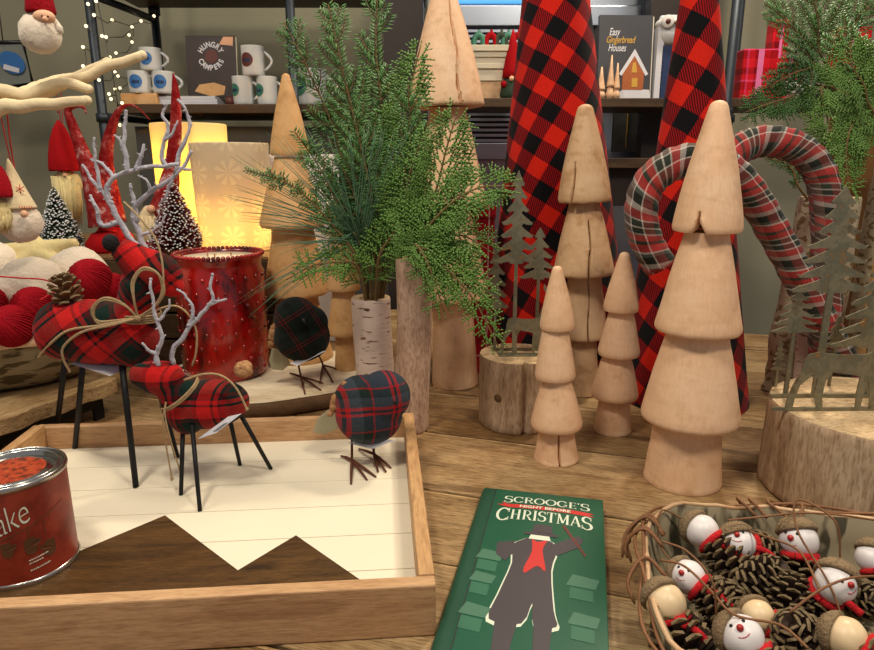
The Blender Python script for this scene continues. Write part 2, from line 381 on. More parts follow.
M['red_knit'] = plain('red_knit', rgb(150, 12, 26), .9, var=.25, scale=80, bump=1, bscale=260, spec=.15)
M['red_felt'] = plain('red_felt', rgb(160, 12, 18), .9, var=.15, bump=.5, bscale=260, spec=.15)
M['red_fuzzy'] = plain('frosted_dark_red_felt', rgb(140, 26, 26), .95, var=.5, scale=45, bump=.9, bscale=200, sheen=.08)
def frosted(name):
    n = NT(name); co = n.coord(); f = n.noise(co, 38, 5, .7)
    col = n.ramp(f, [(.42, rgb(124, 18, 20)), (.56, rgb(150, 52, 50)), (.68, rgb(206, 176, 168))]); n.bump(n.noise(co, 220, 3), .9, .002); return n.fin(col, .95, spec=.1)
M['red_fuzzy'] = frosted('frosted_red_felt')
M['skin'] = plain('peach_felt', rgb(226, 176, 140), .9, var=.08, bump=.3)
M['black'] = plain('black_paint', rgb(12, 12, 12), .35, var=.1)
M['red_cord'] = plain('red_cord', rgb(190, 20, 24), .7, var=.1)
M['brush_green'] = plain('dark_green_bristle', rgb(40, 58, 36), .8, var=.5, scale=120)
M['brush_red'] = plain('burgundy_bristle', rgb(96, 14, 22), .8, var=.4, scale=120)
M['snow'] = plain('glitter_snow', rgb(224, 226, 226), .6, var=.1, bump=.5)
M['wire'] = plain('twisted_wire', rgb(90, 86, 80), .4, .8)
M['rusty'] = None
def rusty(name):
    n = NT(name); co = n.coord()
    f = n.noise(co, 34, 6, .7)
    col = n.ramp(f, [(.3, rgb(92, 80, 58)), (.45, rgb(140, 134, 108)), (.58, rgb(112, 112, 94)), (.7, rgb(168, 122, 62))])
    n.bump(n.noise(co, 160, 3), .4, .001)
    return n.fin(col, .42, .5)
M['rusty'] = rusty('patinated_sheet_metal')
M['fir'] = plain('fir_needles', rgb(86, 128, 66), .42, var=.35, scale=22, spec=.5)
M['fir_blue'] = plain('pine_needles', rgb(84, 122, 92), .42, var=.25, scale=16)
M['cedar'] = plain('cedar_scales', rgb(96, 134, 58), .45, var=.38, scale=20)
M['fir_dark'] = plain('dark_fir_needles', rgb(60, 100, 50), .45, var=.4, scale=18)
M['twig'] = plain('brown_twig', rgb(112, 92, 52), .85, var=.3, bump=.6)
M['vine'] = plain('grapevine', rgb(128, 86, 52), .7, var=.35, scale=60, bump=.5)
M['steel'] = plain('brushed_tin', rgb(186, 184, 178), .22, 1, var=.06)
M['paper'] = plain('page_paper', rgb(226, 216, 190), .8, var=.04)
M['green_cover'] = plain('dark_green_cover', rgb(24, 84, 60), .35, var=.06, bump=.05)
M['green_groove'] = plain('spine_green_cloth', rgb(18, 70, 50), .45, var=.06)
M['ink_cream'] = plain('cream_ink', rgb(214, 222, 200), .5, var=.05)
M['ink_red'] = plain('red_ink', rgb(196, 44, 40), .5, var=.05)
M['ink_dark'] = plain('charcoal_ink', rgb(64, 58, 62), .5, var=.1)
M['ink_sage'] = plain('sage_ink', rgb(66, 112, 88), .5, var=.06)
M['ink_gold'] = plain('gold_ink', rgb(206, 160, 60), .5, var=.06)
M['ink_brown'] = plain('brown_ink', rgb(96, 44, 34), .5, var=.06)
M['ink_blue'] = plain('blue_ink', rgb(52, 108, 170), .5, var=.1)
M['ink_navy'] = plain('navy_ink', rgb(30, 50, 90), .5, var=.1)
M['ink_green'] = plain('green_ink', rgb(60, 120, 96), .5, var=.1)
M['mug_white'] = plain('white_enamel', rgb(206, 208, 206), .25, var=.02)
M['shelf_wood'] = wood('dark_shelf_wood', rgb(64, 48, 32), rgb(86, 66, 44), rgb(46, 34, 24), sc=3, stretch=(1, 8, 8), fine=30, rough=.5)
M['dark_wood'] = plain('dark_brown_board', rgb(38, 28, 22), .6, var=.25, scale=8)
M['charcoal'] = plain('charcoal_board', rgb(70, 70, 66), .7, var=.08, scale=6)
M['stainless'] = plain('stainless_steel', rgb(164, 172, 184), .3, .9, var=.08, scale=4)
M['louvre'] = plain('dark_louvre', rgb(34, 32, 32), .5, .3)
M['pot_brown'] = plain('curled_brown_bark', rgb(128, 88, 44), .85, var=.45, scale=24, bump=.9, bscale=50)
M['white_card'] = plain('white_carton', rgb(214, 210, 204), .7, var=.04)
M['basket_bark'] = birch('grey_green_birchbark', rgb(138, 126, 100), rgb(62, 56, 40), lent=(1.3, 1.3, .3), amt=.53)
M['tub_bark'] = birch('craggy_grey_bark', rgb(150, 136, 104), rgb(84, 72, 46), lent=(.6, .6, 2.2), amt=.50)
M['acorn'] = plain('acorn_cap', rgb(134, 112, 82), .9, var=.4, scale=160, bump=1, bscale=320)
M['head_white'] = plain('white_painted_bead', rgb(228, 222, 220), .38, var=.02)
M['head_cream'] = plain('cream_wooden_bead', rgb(226, 200, 158), .4, var=.05)
M['nose_red'] = plain('red_bead', rgb(170, 34, 30), .35)
M['chenille'] = plain('red_chenille', rgb(196, 20, 28), .95, var=.3, scale=200, bump=1, bscale=500)

M['ink_green_dark'] = plain('deep_green_groove', rgb(10, 46, 34), .6)
M['pink'] = plain('pink_band', rgb(232, 120, 170), .4)
M['gingerbread'] = plain('gingerbread_print', rgb(170, 92, 40), .6, var=.2)
M['ink_sage2'] = plain('deep_sage_ink', rgb(44, 102, 76), .5)
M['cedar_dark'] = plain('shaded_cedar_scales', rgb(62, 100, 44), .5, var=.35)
M['cream_paint'] = plain('cream_glaze', rgb(206, 196, 170), .4, var=.04)
def glassy(name, col, rough=.08, alpha=1.0, tr=1.0, ior=1.45):
    n = NT(name); n.b.inputs['Transmission Weight'].default_value = tr; n.b.inputs['IOR'].default_value = ior
    return n.fin(col, rough)
def emit(name, col, st):
    n = NT(name); n.b.inputs['Emission Color'].default_value = c4(col); n.b.inputs['Emission Strength'].default_value = st
    return n.fin((0.0, 0, 0, 1), .6)
M['bulb'] = emit('lit_bulb', (1, .80, .46, 1), 2.2)
M['screen'] = emit('lit_blue_panel', (.10, .42, .85, 1), 1.3)
def waxy(name, col, col2=None, pattern=False):
    """thin wax shell that lets the light of the lamp inside through"""
    n = NT(name); c = c4(col)
    if pattern:
        co = n.coord('UV', scale=(7, 15, 1)); sp = n.new('ShaderNodeSeparateXYZ'); n.link(co, sp.inputs[0])
        u = n.math('SUBTRACT', n.math('FRACT', sp.outputs[0]), .5); v = n.math('SUBTRACT', n.math('FRACT', sp.outputs[1]), .5)
        r2 = n.math('SQRT', n.math('ADD', n.math('MULTIPLY', u, u), n.math('MULTIPLY', v, v)))
        an = n.math('ABSOLUTE', n.math('SINE', n.math('MULTIPLY', n.math('ARCTAN2', u, v), 4.0)))
        petal = n.math('MULTIPLY', n.math('LESS_THAN', r2, .38), n.math('GREATER_THAN', an, .72))
        c = n.mix(n.math('MULTIPLY', petal, .8), col, col2)
    tl = n.new('ShaderNodeBsdfTranslucent'); n.val(tl.inputs[0], c)
    mx = n.new('ShaderNodeMixShader'); mx.inputs[0].default_value = .5
    n.link(n.b.outputs[0], mx.inputs[1]); n.link(tl.outputs[0], mx.inputs[2]); n.link(mx.outputs[0], n.out.inputs[0])
    n.fin(col, .45); return n.m
M['wax_lit'] = waxy('glowing_yellow_wax', rgb(252, 236, 180))
M['wax_snow'] = waxy('snowflake_wax', rgb(222, 206, 178), rgb(250, 242, 210), True)
def jar_glass():
    n = NT('red_mercury_glass'); co = n.coord(scale=(1, 1, .6))
    f = n.ramp(n.noise(co, 16, 6, .7, .8), [(.38, rgb(60, 4, 4)), (.52, rgb(146, 10, 8)), (.70, rgb(186, 26, 14))])
    n.b.inputs['Coat Weight'].default_value = .6; n.b.inputs['Coat Roughness'].default_value = .08
    return n.fin(f, .25, .15)
M['jar_red'] = jar_glass()
M['wax'] = plain('cream_candle_wax', rgb(236, 220, 190), .5, var=.03)
def can_label():
    n = NT('brick_red_can_label'); co = n.coord()
    f = n.ramp(n.noise(co, 34, 5, .6), [(.35, rgb(112, 32, 20)), (.6, rgb(150, 54, 34))])
    return n.fin(f, .4)
M['can_label'] = can_label()
def can_top():
    n = NT('orange_speckled_lid'); co = n.coord()
    f = n.ramp(n.noise(co, 150, 3, .6), [(.40, rgb(92, 40, 18)), (.48, rgb(160, 52, 24)), (.7, rgb(176, 78, 34))])
    return n.fin(f, .4)
M['can_top'] = can_top()
def wallm(name, a, b):
    n = NT(name); f = n.ramp(n.noise(n.coord(), 1.2, 3), [(.3, a), (.7, b)]); n.bump(n.noise(n.coord(), 90, 3), .1, .001)
    return n.fin(f, .85)
M['wall'] = wallm('grey_olive_wall', rgb(142, 138, 114), rgb(154, 150, 126))
M['floor'] = wood('brown_floor_boards', rgb(84, 66, 50), rgb(108, 84, 62), sc=2, stretch=(1, 6, 1), fine=20)
# ============================================================ the room
M['table2'] = wood('reclaimed_table_wood_darker', rgb(122, 94, 60), rgb(158, 128, 86), rgb(80, 58, 34), sc=2.6, stretch=(1.2, 11, 6), fine=24, rough=.5, bump=.6, stain=.9, grain=.85)
M['table3'] = wood('reclaimed_table_wood_paler', rgb(152, 122, 84), rgb(190, 162, 118), rgb(108, 82, 52), sc=3.6, stretch=(.9, 9, 6), fine=30, rough=.5, bump=.55, stain=.8, grain=.75)
FLZ = -.75
def slab(name, c, d, m):
    return structure(MB().box(c, d).build(name, m))
slab('floor', (0, 1.0, FLZ - .05), (6.0, 5.2, .1), M['floor'])
slab('wall_back', (0, 2.66, .60), (6.0, .12, 2.7), M['wall'])
slab('wall_left', (-3.0, .9, .60), (.1, 3.5, 2.7), M['wall'])
slab('baseboard_back', (0, 2.585, FLZ + .06), (5.8, .03, .12), M['dark_wood'])

# ============================================================ the display table
TA = radians(-17)
t = thing('display_table', 'large rustic table of reclaimed brown planks carrying the whole Christmas display', 'table', (0, 0, FLZ), TA)
tp = MB(); ys = [.10, .27, .435, .598, .75, .93, 1.107, 1.27, 1.43, 1.60, 1.755]
zt = -FLZ
for i, (a, b) in enumerate(zip(ys, ys[1:])):
    dz = [0, -.0012, -.0004, -.0016, -.0003][i % 5]
    tp.box((.195, (a + b) / 2, zt - .02 + dz), (3.31, b - a - .004, .04), mi=[0, 1, 2, 0, 2, 1][i % 6])
    tp.box((.195, b - .0045, zt - .004 + dz), (3.31, .005, .0086), mi=3)
tp.build('tabletop', [M['table'], M['table2'], M['table3'], M['plank_edge']], t, bevel=.0018)
for x, y in ((-1.35, .2), (1.55, .2), (-1.35, 1.65), (1.55, 1.65)):
    MB().box((x, y, (zt - .04) / 2), (.09, .09, zt - .04)).build('leg', M['table2'], t, bevel=.004)
MB().box((.1, .2, zt - .09), (2.8, .03, .1)).box((.1, 1.65, zt - .09), (2.8, .03, .1)).box((-1.35, .925, zt - .09), (.03, 1.36, .1)).box((1.55, .925, zt - .09), (.03, 1.36, .1)).build('apron', M['table2'], t)

# ============================================================ serving tray with the mountain inlay
FR = on(436, 585, .053); FR.z = 0
BR = on(413, 410, .053); BR.z = 0
ax = atan2(BR.x - FR.x, BR.y - FR.y)      # the tray leans a little to the left going back
TW, TD, TH, TT = .545, (BR - FR).length, .053, .015
tr = thing('serving_tray', 'wooden tray with natural rails and cream floor inlaid with dark mountain peaks', 'tray', FR, -ax)
mi_ = Matrix.Rotation(ax, 4, 'Z') @ Matrix.Translation(-FR)
def tl(px, py, z):
    p = on(px, py, z); return mi_ @ V((p.x, p.y, z))
fl = MB(); zs = .016
nb = 6
for i in range(nb):
    a = TT + (TD - 2 * TT) * i / nb; b = TT + (TD - 2 * TT) * (i + 1) / nb
    fl.box((-TW / 2, (a + b) / 2, .009), (TW - 2 * TT + .002, b - a - .0012, .014 - .00001 * i))
fl.build('tray_floor', M['white_board'], tr, bevel=.0006)
plab(tr.children[-1], 'cream painted board floor')
o = MB().box((-TW / 2, TT / 2, TH / 2), (TW, TT, TH)).build('rail', M['tray_rail'], tr, bevel=.0015)
plab(o, 'front rail of pinkish raw wood')
o = MB().box((-TW / 2, TD - TT / 2, TH / 2 - .002), (TW, TT, TH - .004)).build('rail', M['tray_rail'], tr, bevel=.0015)
o = MB().box((-TT / 2, TD / 2, TH / 2 + .001), (TT, TD - 2 * TT - .001, TH)).build('rail', M['tray_rail_side'], tr, bevel=.0015)
o = MB().box((-TW + TT / 2, TD / 2, TH / 2 + .001), (TT, TD - 2 * TT - .001, TH)).build('rail', M['tray_rail_side'], tr, bevel=.0015)
mp = [tl(165, 516, zs), tl(238, 571, zs), tl(296, 536, zs), tl(358, 579, zs), tl(60, 560, zs)]
y0 = TT + .0005
pk, va, pk2, en, lf = mp
sl = (pk.y - lf.y) / (pk.x - lf.x)
xl = -TW + TT + .001
xe = pk2.x + (pk2.y - y0) * (en.x - pk2.x) / (pk2.y - en.y)
poly = [(xl, y0), (min(xe, -TT - .01), y0), (pk2.x, pk2.y), (va.x, va.y), (pk.x, pk.y)]
yl = pk.y + (xl - pk.x) * sl
if yl > y0: poly.append((xl, yl))
else: poly[0] = (pk.x - (pk.y - y0) / sl, y0)
o = MB().prism(poly, .0008, fn=lambda u, v, w: V((u, v, zs + .0006 + w))).build('mountain_inlay', M['walnut'], tr)
plab(o, 'dark stained mountain silhouette with two peaks')

# ============================================================ carved wooden trees
def carved_tree(label, cx, by, z0, tiers, mat, crack=None, seg=160, seed=0, tilt=0):
    """tiers: (y_top, half_top, y_bottom, half_bottom) in photo pixels, top first; the last one is the foot"""
    B = on(cx, by, z0); Y = B.y
    t = thing('carved_wooden_tree', label, 'wooden tree', B, group='carved wooden trees')
    t.rotation_euler = (0, -radians(tilt), 0)
    rnd = random.Random(seed)
    def zz(y): return at(cx, y, Y).z - z0
    def sc(h, y): return S(h, at(cx, y, Y))
    n = len(tiers)
    for k, (yt, ht, yb, hb) in enumerate(tiers):
        zt_, zb = zz(yt), (0 if k == n - 1 else zz(yb)); rt, rb = sc(ht, yt), sc(hb, yb); h = zt_ - zb
        foot = k == n - 1
        prof = []
        if foot:
            for q in range(13):
                f = q / 12; r = rb + (rt - rb) * (f ** .9)
                prof.append((r, zb + h * f))
            prof[0] = (rb * .985, zb); prof.insert(1, (rb, zb + .002))
            prof[-1] = (prof[-1][0], zt_ + .004)
        else:
            prof.append((max(.3 * rb, (sc(tiers[k + 1][1], tiers[k + 1][0])) * .9), zb + .004))
            prof += [(rb * .90, zb + .0005), (rb * .965, zb + .0012), (rb * .995, zb + .004), (rb, zb + .008)]
            for q in range(1, 15):
                f = q / 14; bul = (rb - rt) * .04 * sin(pi * f) if k else (rb - rt) * .08 * sin(pi * f ** .8)
                z = zb + .008 + (h - .008) * f
                prof.append((rb + (rt - rb) * f + bul, z))
            if k == 0:
                r_, z_ = prof[-1]; prof += [(r_ * .8, z_ + r_ * .35), (r_ * .45, z_ + r_ * .55), (r_ * .1, z_ + r_ * .62)]
            else: prof[-1] = (prof[-1][0], zt_ + .003)
        cr = crack.get(k) if crack else None
        sh = (rnd.uniform(-.0015, .0015), rnd.uniform(-.0015, .0015)); off = rnd.uniform(0, 9)
        def fn(a, r, z, i):
            w = 1 + .018 * noise.noise(V((cos(a) * 1.4 + off, sin(a) * 1.4, z * 14))) + .012 * noise.noise(V((cos(a) * 5, sin(a) * 5 + off, z * 40)))
            if cr:
                da = (a - cr[0] + pi) % (2 * pi) - pi; fz = (z - zb) / h
                dd = abs(da + .05 * sin(z * 60))
                if cr[2] <= fz <= cr[3] and dd < cr[1]: w *= 1 - .30 * (1 - dd / cr[1])
                if len(cr) > 4 and fz < .1 and abs(da) < .22: z = z + h * .10 * (1 - abs(da) / .22)
            return r * w, z, sh[0], sh[1]
        m = MB().lathe(prof, seg, fn=fn)
        o = m.build('base' if foot else 'tier', mat, t)
        md = o.modifiers.new('split', 'EDGE_SPLIT'); md.split_angle = radians(50)
    return t
FA = -pi / 2   # the angle that faces the camera
carved_tree('tallest pale carved wooden tree at right front, three bell tiers over a stout round foot', 683, 479, 0,
    [(106, 9, 232, 33), (234, 21, 331, 41), (333, 29, 419, 47), (421, 32, 479, 37)], M['carved'], {0: (FA - .62, .06, 0, .14, 1)}, seed=1)
carved_tree('small carved tree nearest the green book, its foot split by a dark crack', 556, 458, 0,
    [(269, 5, 329, 17), (331, 13, 378, 20), (380, 14, 426, 25.5), (428, 17, 458, 22)], M['carved'], {3: (FA, .06, 0, 1)}, seed=2, tilt=2.4)
carved_tree('small carved tree with narrow foot, left of the tallest pale one, before the plaid cone', 613, 430, 0,
    [(255, 5, 311, 17), (313, 12, 355, 20.5), (357, 14, 397, 23), (399, 15, 430, 18.5)], M['carved'], None, seed=3)
carved_tree('tall greyish carved tree with rough chipped edges, in front of the left plaid cone', 583, 392, 0,
    [(109, 8, 202, 26), (204, 15, 274, 30), (276, 16, 337, 22), (339, 13, 392, 16)], M['carved_grey'], {1: (FA, .035, 0, .75), 2: (FA, .035, 0, 1), 0: (FA - .7, .05, 0, .4)}, seed=4, tilt=2.6)
carved_tree('tallest carved tree, behind the cedar sprays, its top leaving the picture', 455, 383, 0,
    [(-22, 8, 108, 37.5), (110, 18, 205, 36), (207, 20, 298, 36), (300, 20, 383, 23)], M['carved'], {0: (FA + .35, .035, 0, .8)}, seed=5, tilt=2)
carved_tree('carved tree left of the fir branches with narrow tall top, behind the dark bird', 300, 356, .03,
    [(76, 4, 156, 19.5), (158, 14, 227, 32), (229, 20, 294, 31), (296, 20, 356, 33)], M['carved_warm'], None, seed=6)
carved_tree('smallest carved tree, half hidden behind the white birch vase', 347, 368, .03,
    [(196, 4, 235, 13), (237, 10, 290, 17), (291, 11, 334, 17), (336, 10, 368, 12)], M['carved_warm'], None, seed=7)

# ============================================================ log slice
sc_ = on(272, 372, .03); sc_ = V((-.315, 1.195, 0))
t = thing('log_slice', 'pale sawn log slice with dark bark rim under the dark bird', 'log slice', sc_)
def sfn(a, r, z, i):
    k = 1 + .03 * sin(3 * a + 1) + .02 * sin(7 * a); return r * k, z, 0, 0
MM = Matrix.Diagonal((1.19, 1, 1, 1))
MB().lathe([(.150, .0295), (.1655, .0298), (.166, .0302)], 72, fn=sfn, M=MM, capb=False, capt=False).lathe([(.0005, .0299), (.1655, .0300)], 72, fn=sfn, M=MM, capb=False, capt=False).build('sawn_face', M['slice_top'], t)
MB().lathe([(.160, 0), (.168, .004), (.171, .016), (.169, .026), (.1655, .0292)], 72, fn=lambda a, r, z, i: (sfn(a, r, z, i)[0] * (1 + .01 * noise.noise(V((a * 9, z * 60, 0)))), z, 0, 0), M=MM, capt=True).build('bark_rim', M['bark'], t)

# ============================================================ plaid fabric cones
def plaid_cone(label, cx, by, ytop_px, hb, lean, seed):
    B = on(cx, by, 0); Y = B.y; H_ = at(cx, ytop_px, Y).z; rb = S(hb, B)
    t = thing('plaid_cone_tree', label, 'fabric cone', B, group='buffalo plaid cone trees')
    seg, rows = 72, 60; sl = sqrt(H_ * H_ + rb * rb); sa = rb / sl
    m = MB(); vs = []; fs = []; uvs = []
    for i in range(rows + 1):
        f = i / rows; r = rb * (1 - f) + .0004
        for j in range(seg + 1):
            a = 2 * pi * j / seg + pi / 2
            k = 1 + .012 * noise.noise(V((cos(a) * 2, sin(a) * 2, f * 8 + seed)))
            vs.append(V((cos(a) * r * k + lean * f, sin(a) * r * k, H_ * f)))
    def uv(i, j):
        s_ = sl * (1 - i / rows); ph = (j / seg - .5) * 2 * pi * sa; return (s_ * sin(ph) + seed * .013, -s_ * cos(ph))
    for i in range(rows):
        for j in range(seg):
            a = i * (seg + 1) + j
            fs.append((a, a + 1, a + seg + 2, a + seg + 1)); uvs.append([uv(i, j), uv(i, j + 1), uv(i + 1, j + 1), uv(i + 1, j)])
    m.add(vs, fs, uvs); o = m.build('fabric', M['buffalo'], t, fixn=False)
    MB().lathe([(rb * .97, .0), (rb * .97, .002)], 48).build('bottom_disc', M['charcoal'], t)
    return t
plaid_cone('red and black buffalo plaid cone behind the two small carved trees, wider left one', 556, 361, -320, 71, -.055, 1)
plaid_cone('red and black buffalo plaid cone between the tallest carved tree and the shelf', 682, 396, -170, 61, -.045, 4)

# ============================================================ logs with metal forest scenes
def log_block(label, cx, by, hw, ytop, seed, crack=None, mat='log_side', cyl=True):
    B = on(cx, by, 0); h = at(cx, ytop, B.y).z; r = S(hw, B)
    t = thing('log_block', label, 'log', B)
    off = seed
    def fn(a, r_, z, i):
        k = 1 + .025 * noise.noise(V((cos(a) + off, sin(a), z * 4))) + .006 * noise.noise(V((cos(a) * 9, sin(a) * 9 + off, z * 5)))
        if crack is not None and r_ > .5 * r:
            da = (a - crack + pi) % (2 * pi) - pi
            if abs(da) < .035: k *= .84
        return r_ * k, z, 0, 0
    prof = [(r * .97, 0), (r, .003)] + [(r, h * q / 10) for q in range(1, 10)] + [(r, h - .004), (r * .985, h - .0005)]
    MB().lathe(prof, 96, fn=fn, capt=False).build('log_side', M[mat], t)
    MB().lathe([(r * .985, h - .0006), (r * .5, h), (.0005, h)], 96, fn=fn, capb=False).build('sawn_top', M['log_end'], t)
    return t, B, h, r

def metal_tree_poly(cx, y0, y1, w, n, rnd):
    """jagged conifer outline: drooping limbs whose tips turn outward"""
    H_ = y1 - y0; L = []; Rr = []
    for i in range(n):
        f = i / n; z = y1 - H_ * (.10 + .90 * f); ww = w * (.22 + .78 * f) * rnd.uniform(.88, 1.08)
        inn = w * (.10 + .16 * f); st = H_ / n
        pts = [(ww * .45, z + st * .25), (ww * .8, z - st * .05), (ww, z - st * .22), (ww * 1.03, z - st * .12) , (ww * .97, z - st * .38), (ww * .70, z - st * .38), (inn + w * .06, z - st * .28), (inn, z - st * .45)]
        pts[3] = (ww * 1.06, z - st * .16)
        Rr += pts
        L += [(-x * rnd.uniform(.92, 1.05), z_) for x, z_ in pts]
    poly = [(cx, y1)] + [(cx + x, z) for x, z in Rr] + [(cx + x, z) for x, z in reversed(L)]
    return poly
DEER = [(0, 0), (6, 0), (7, 10), (10, 22), (20, 32), (24, 28), (23, 14), (27, 0), (32, 0), (30, 12), (31, 26), (36, 34), (52, 32), (60, 30), (59, 14), (60, 0), (64, 0), (65, 14), (67, 28), (70, 16), (72, 0), (76, 0), (75, 16), (76, 34), (82, 46), (86, 58), (92, 60), (99, 58), (100, 63), (94, 68), (90, 71), (92, 78), (99, 80), (104, 88), (102, 94), (98, 86), (92, 83), (95, 92), (91, 98), (89, 88), (86, 80), (84, 90), (78, 99), (76, 93), (81, 86), (82, 78), (78, 71), (74, 64), (70, 54), (62, 50), (40, 50), (22, 52), (14, 50), (11, 44), (10, 36), (5, 24), (1, 12)]

# left log
t, B, h, r = log_block('grey sawn log block with a knot, behind the small cracked carved tree', 516, 421, 37, 353, 3, FA + .1)
kb = MB().lathe([(.0075, 0), (.006, .0016), (.0005, .001)], 16, M=Matrix.Translation((r * cos(FA - .62) * .995, r * sin(FA - .62) * .995, h * .5)) @ Matrix.Rotation(FA - .62, 4, 'Z') @ Matrix.Rotation(pi / 2, 4, 'Y')).build('knot', M['bark'], t)
def metal_scene(label, B, h, Ys, items, th=.0022, cat='metal ornament'):
    """items in photo pixels, standing in two rows at depth Ys[k]"""
    t = thing('metal_forest', label, cat, (B.x, B.y, h))
    rnd = random.Random(5)
    for it in items:
        kind = it[0]; Y = Ys[it[1]]
        def W(px, py): p = at(px, py, Y); return (p.x - B.x, p.z - h)
        dy_ = items.index(it) * .0031 if kind == 'tree' else 0
        fn = lambda u, v, w: V((u, w + Y - B.y + dy_, v))
        if kind == 'tree':
            _, _, px, py0, py1, w, n, pyb = it
            (cx, z1), (_, z0) = W(px, py1), W(px, py0); ww = S(w, at(px, py0, Y)); zb = max(0.0, W(px, pyb)[1])
            m = MB().prism(metal_tree_poly(cx, z0, z1, ww, n, rnd), th, fn)
            tw = max(.0018, ww * .085)
            m.prism([(cx - tw, zb), (cx + tw, zb), (cx + tw * .7, z0 + (z1 - z0) * .35), (cx - tw * .7, z0 + (z1 - z0) * .35)], th * 1.3, fn)
            m.build('metal_tree', M['rusty'], t)
        if kind == 'deer':
            _, _, px0, py0, px1, pyt, flip = it
            (x0, _), (x1, _) = W(px0, py0), W(px1, py0); z1 = W(px0, pyt)[1]
            pl = [((x1 - (x1 - x0) * u / 104) if flip else (x0 + (x1 - x0) * u / 104), .002 + z1 * v / 99) for u, v in DEER]
            MB().prism(pl, th, fn).build('metal_reindeer', M['rusty'], t)
        if kind == 'strip':
            _, _, px0, px1, dz = it; x0 = W(px0, 300)[0]; x1 = W(px1, 300)[0]
            m = MB().box(((x0 + x1) / 2, Y - B.y, dz / 2), (x1 - x0, th * 1.6, dz))
            m.build('base_strip', M['rusty'], t)
        if kind == 'foot':
            _, _, px0, px1, dy = it; x0 = W(px0, 300)[0]; x1 = W(px1, 300)[0]
            MB().box(((x0 + x1) / 2, Y - B.y, .0008), (x1 - x0, dy, .0016)).build('base_plate', M['rusty'], t)
    return t
metal_scene('rusty metal cut-out of three firs and a reindeer on the grey log block', B, h, [B.y - .012, B.y + .014],
    [('tree', 0, 519, 270, 170, 25, 7, 352), ('tree', 1, 497, 315, 240, 16, 6, 352), ('tree', 1, 541, 285, 228, 22, 5, 352), ('deer', 0, 500, 352, 556, 285, False), ('strip', 0, 500, 546, .004), ('strip', 1, 495, 546, .004), ('foot', 0, 500, 546, .018)])
# right log
t, B, h, r = log_block('large sawn log block at the right edge with a dark split, behind the snowman basket', 864, 492, 96, 407, 8, FA + .12)
metal_scene('rusty metal cut-out of four firs with a large reindeer on the large right log', B, h, [B.y - .012, B.y + .035, B.y + .07],
    [('tree', 1, 846, 300, 186, 49, 7, 398), ('tree', 1, 887, 355, 262, 54, 6, 398), ('tree', 1, 803, 338, 285, 28, 6, 398), ('tree', 2, 785, 375, 342, 9, 6, 396),
     ('tree', 2, 845, 355, 318, 16, 4, 396), ('deer', 0, 784, 415, 905, 300, False), ('strip', 0, 786, 905, .004), ('strip', 1, 782, 900, .005)])

# ============================================================ birch vases
def vase(label, cx, by, hw, ytop, mat, z0=0, seed=0, hwb=None, seg=64, knob=0, rim='log_end', knots=0):
    B = on(cx, by, z0); h = at(cx, ytop, B.y).z - z0; r = S(hw, at(cx, ytop, B.y)); rb = S(hwb or hw, B)
    t = thing('birch_vase', label, 'vase', B)
    def fn(a, r_, z, i):
        k = 1 + .03 * noise.noise(V((cos(a) + seed, sin(a), z * 5))) + knob * noise.noise(V((cos(a) * 2.5 + seed, sin(a) * 2.5, z * 16))) * (1.6 - z / h)
        return r_ * k, z, .004 * sin(z * 14 + seed), 0
    prof = [(rb * .97, 0), (rb, .003)] + [(rb + (r - rb) * (q / 24) ** .6, h * q / 24) for q in range(1, 24)] + [(r, h - .003), (r * .97, h)]
    MB().lathe(prof, seg, fn=fn, capt=False).build('bark', M[mat], t)
    MB().lathe([(r * .97, h), (r * .62, h - .0005), (r * .58, h - .003), (r * .56, h - .04), (.0005, h - .04)], seg, fn=fn, capb=False).build('cut_rim', M[rim], t)
    for q in range(knots):
        a = FA + [-.25, .5, -.8][q]; zq = h * [.93, .5, .25][q]
        MB().ball((cos(a) * r * .995, sin(a) * r * .995, zq), (.0055, .0022, .0025), 12, 8, M=Matrix.Rotation(a + pi / 2, 4, 'Z')).build('knot', M['bark'], t)
    return t, B, h, r
V1 = vase('short white birch vase with small dark flecks, right of the dark bird', 376, 413, 19.5, 297, 'birch', seed=2, hwb=19, knots=1)
V2 = vase('taller brownish birch vase just behind the right corner of the tray', 413, 428, 17.5, 258, 'birch_rough', seed=5, hwb=18)
V3 = vase('old lichened birch vase with a knobbly flared foot, behind the tartan canes', 800, 392, 27, 197, 'birch_old', seed=9, hwb=34, knob=.12)
V4 = vase('birch vase at the right edge behind the metal forest', 871, 388, 29, 132, 'birch_old', seed=13, hwb=31, knob=.04)
V5 = vase('brown bark vase with curled edge, highest behind the tartan canes', 822, 360, 23, 86, 'pot_brown', seed=17, hwb=26, knob=.06)
c = on(793, 372, 0)
V6 = vase('slim pale birch vase standing low behind the small metal fir', 799, 405, 9, 330, 'birch', seed=21, hwb=9)

# tan wedge topped log at the right edge behind the metal forest
B = on(872, 420, 0)
t = thing('log_block', 'tan smooth log behind the metal forest at the right edge', 'log', B)
hh = at(872, 246, B.y).z
MB().lathe([(.036, 0), (.0365, .004), (.0355, hh * .5), (.034, hh - .006), (.031, hh), (.0005, hh)], 48).build('log_side', M['carved_warm'], t)
MB().lathe([(.0005, hh + .0004), (.031, hh + .0004)], 48, capb=False, capt=False).build('sawn_top', M['log_end'], t)

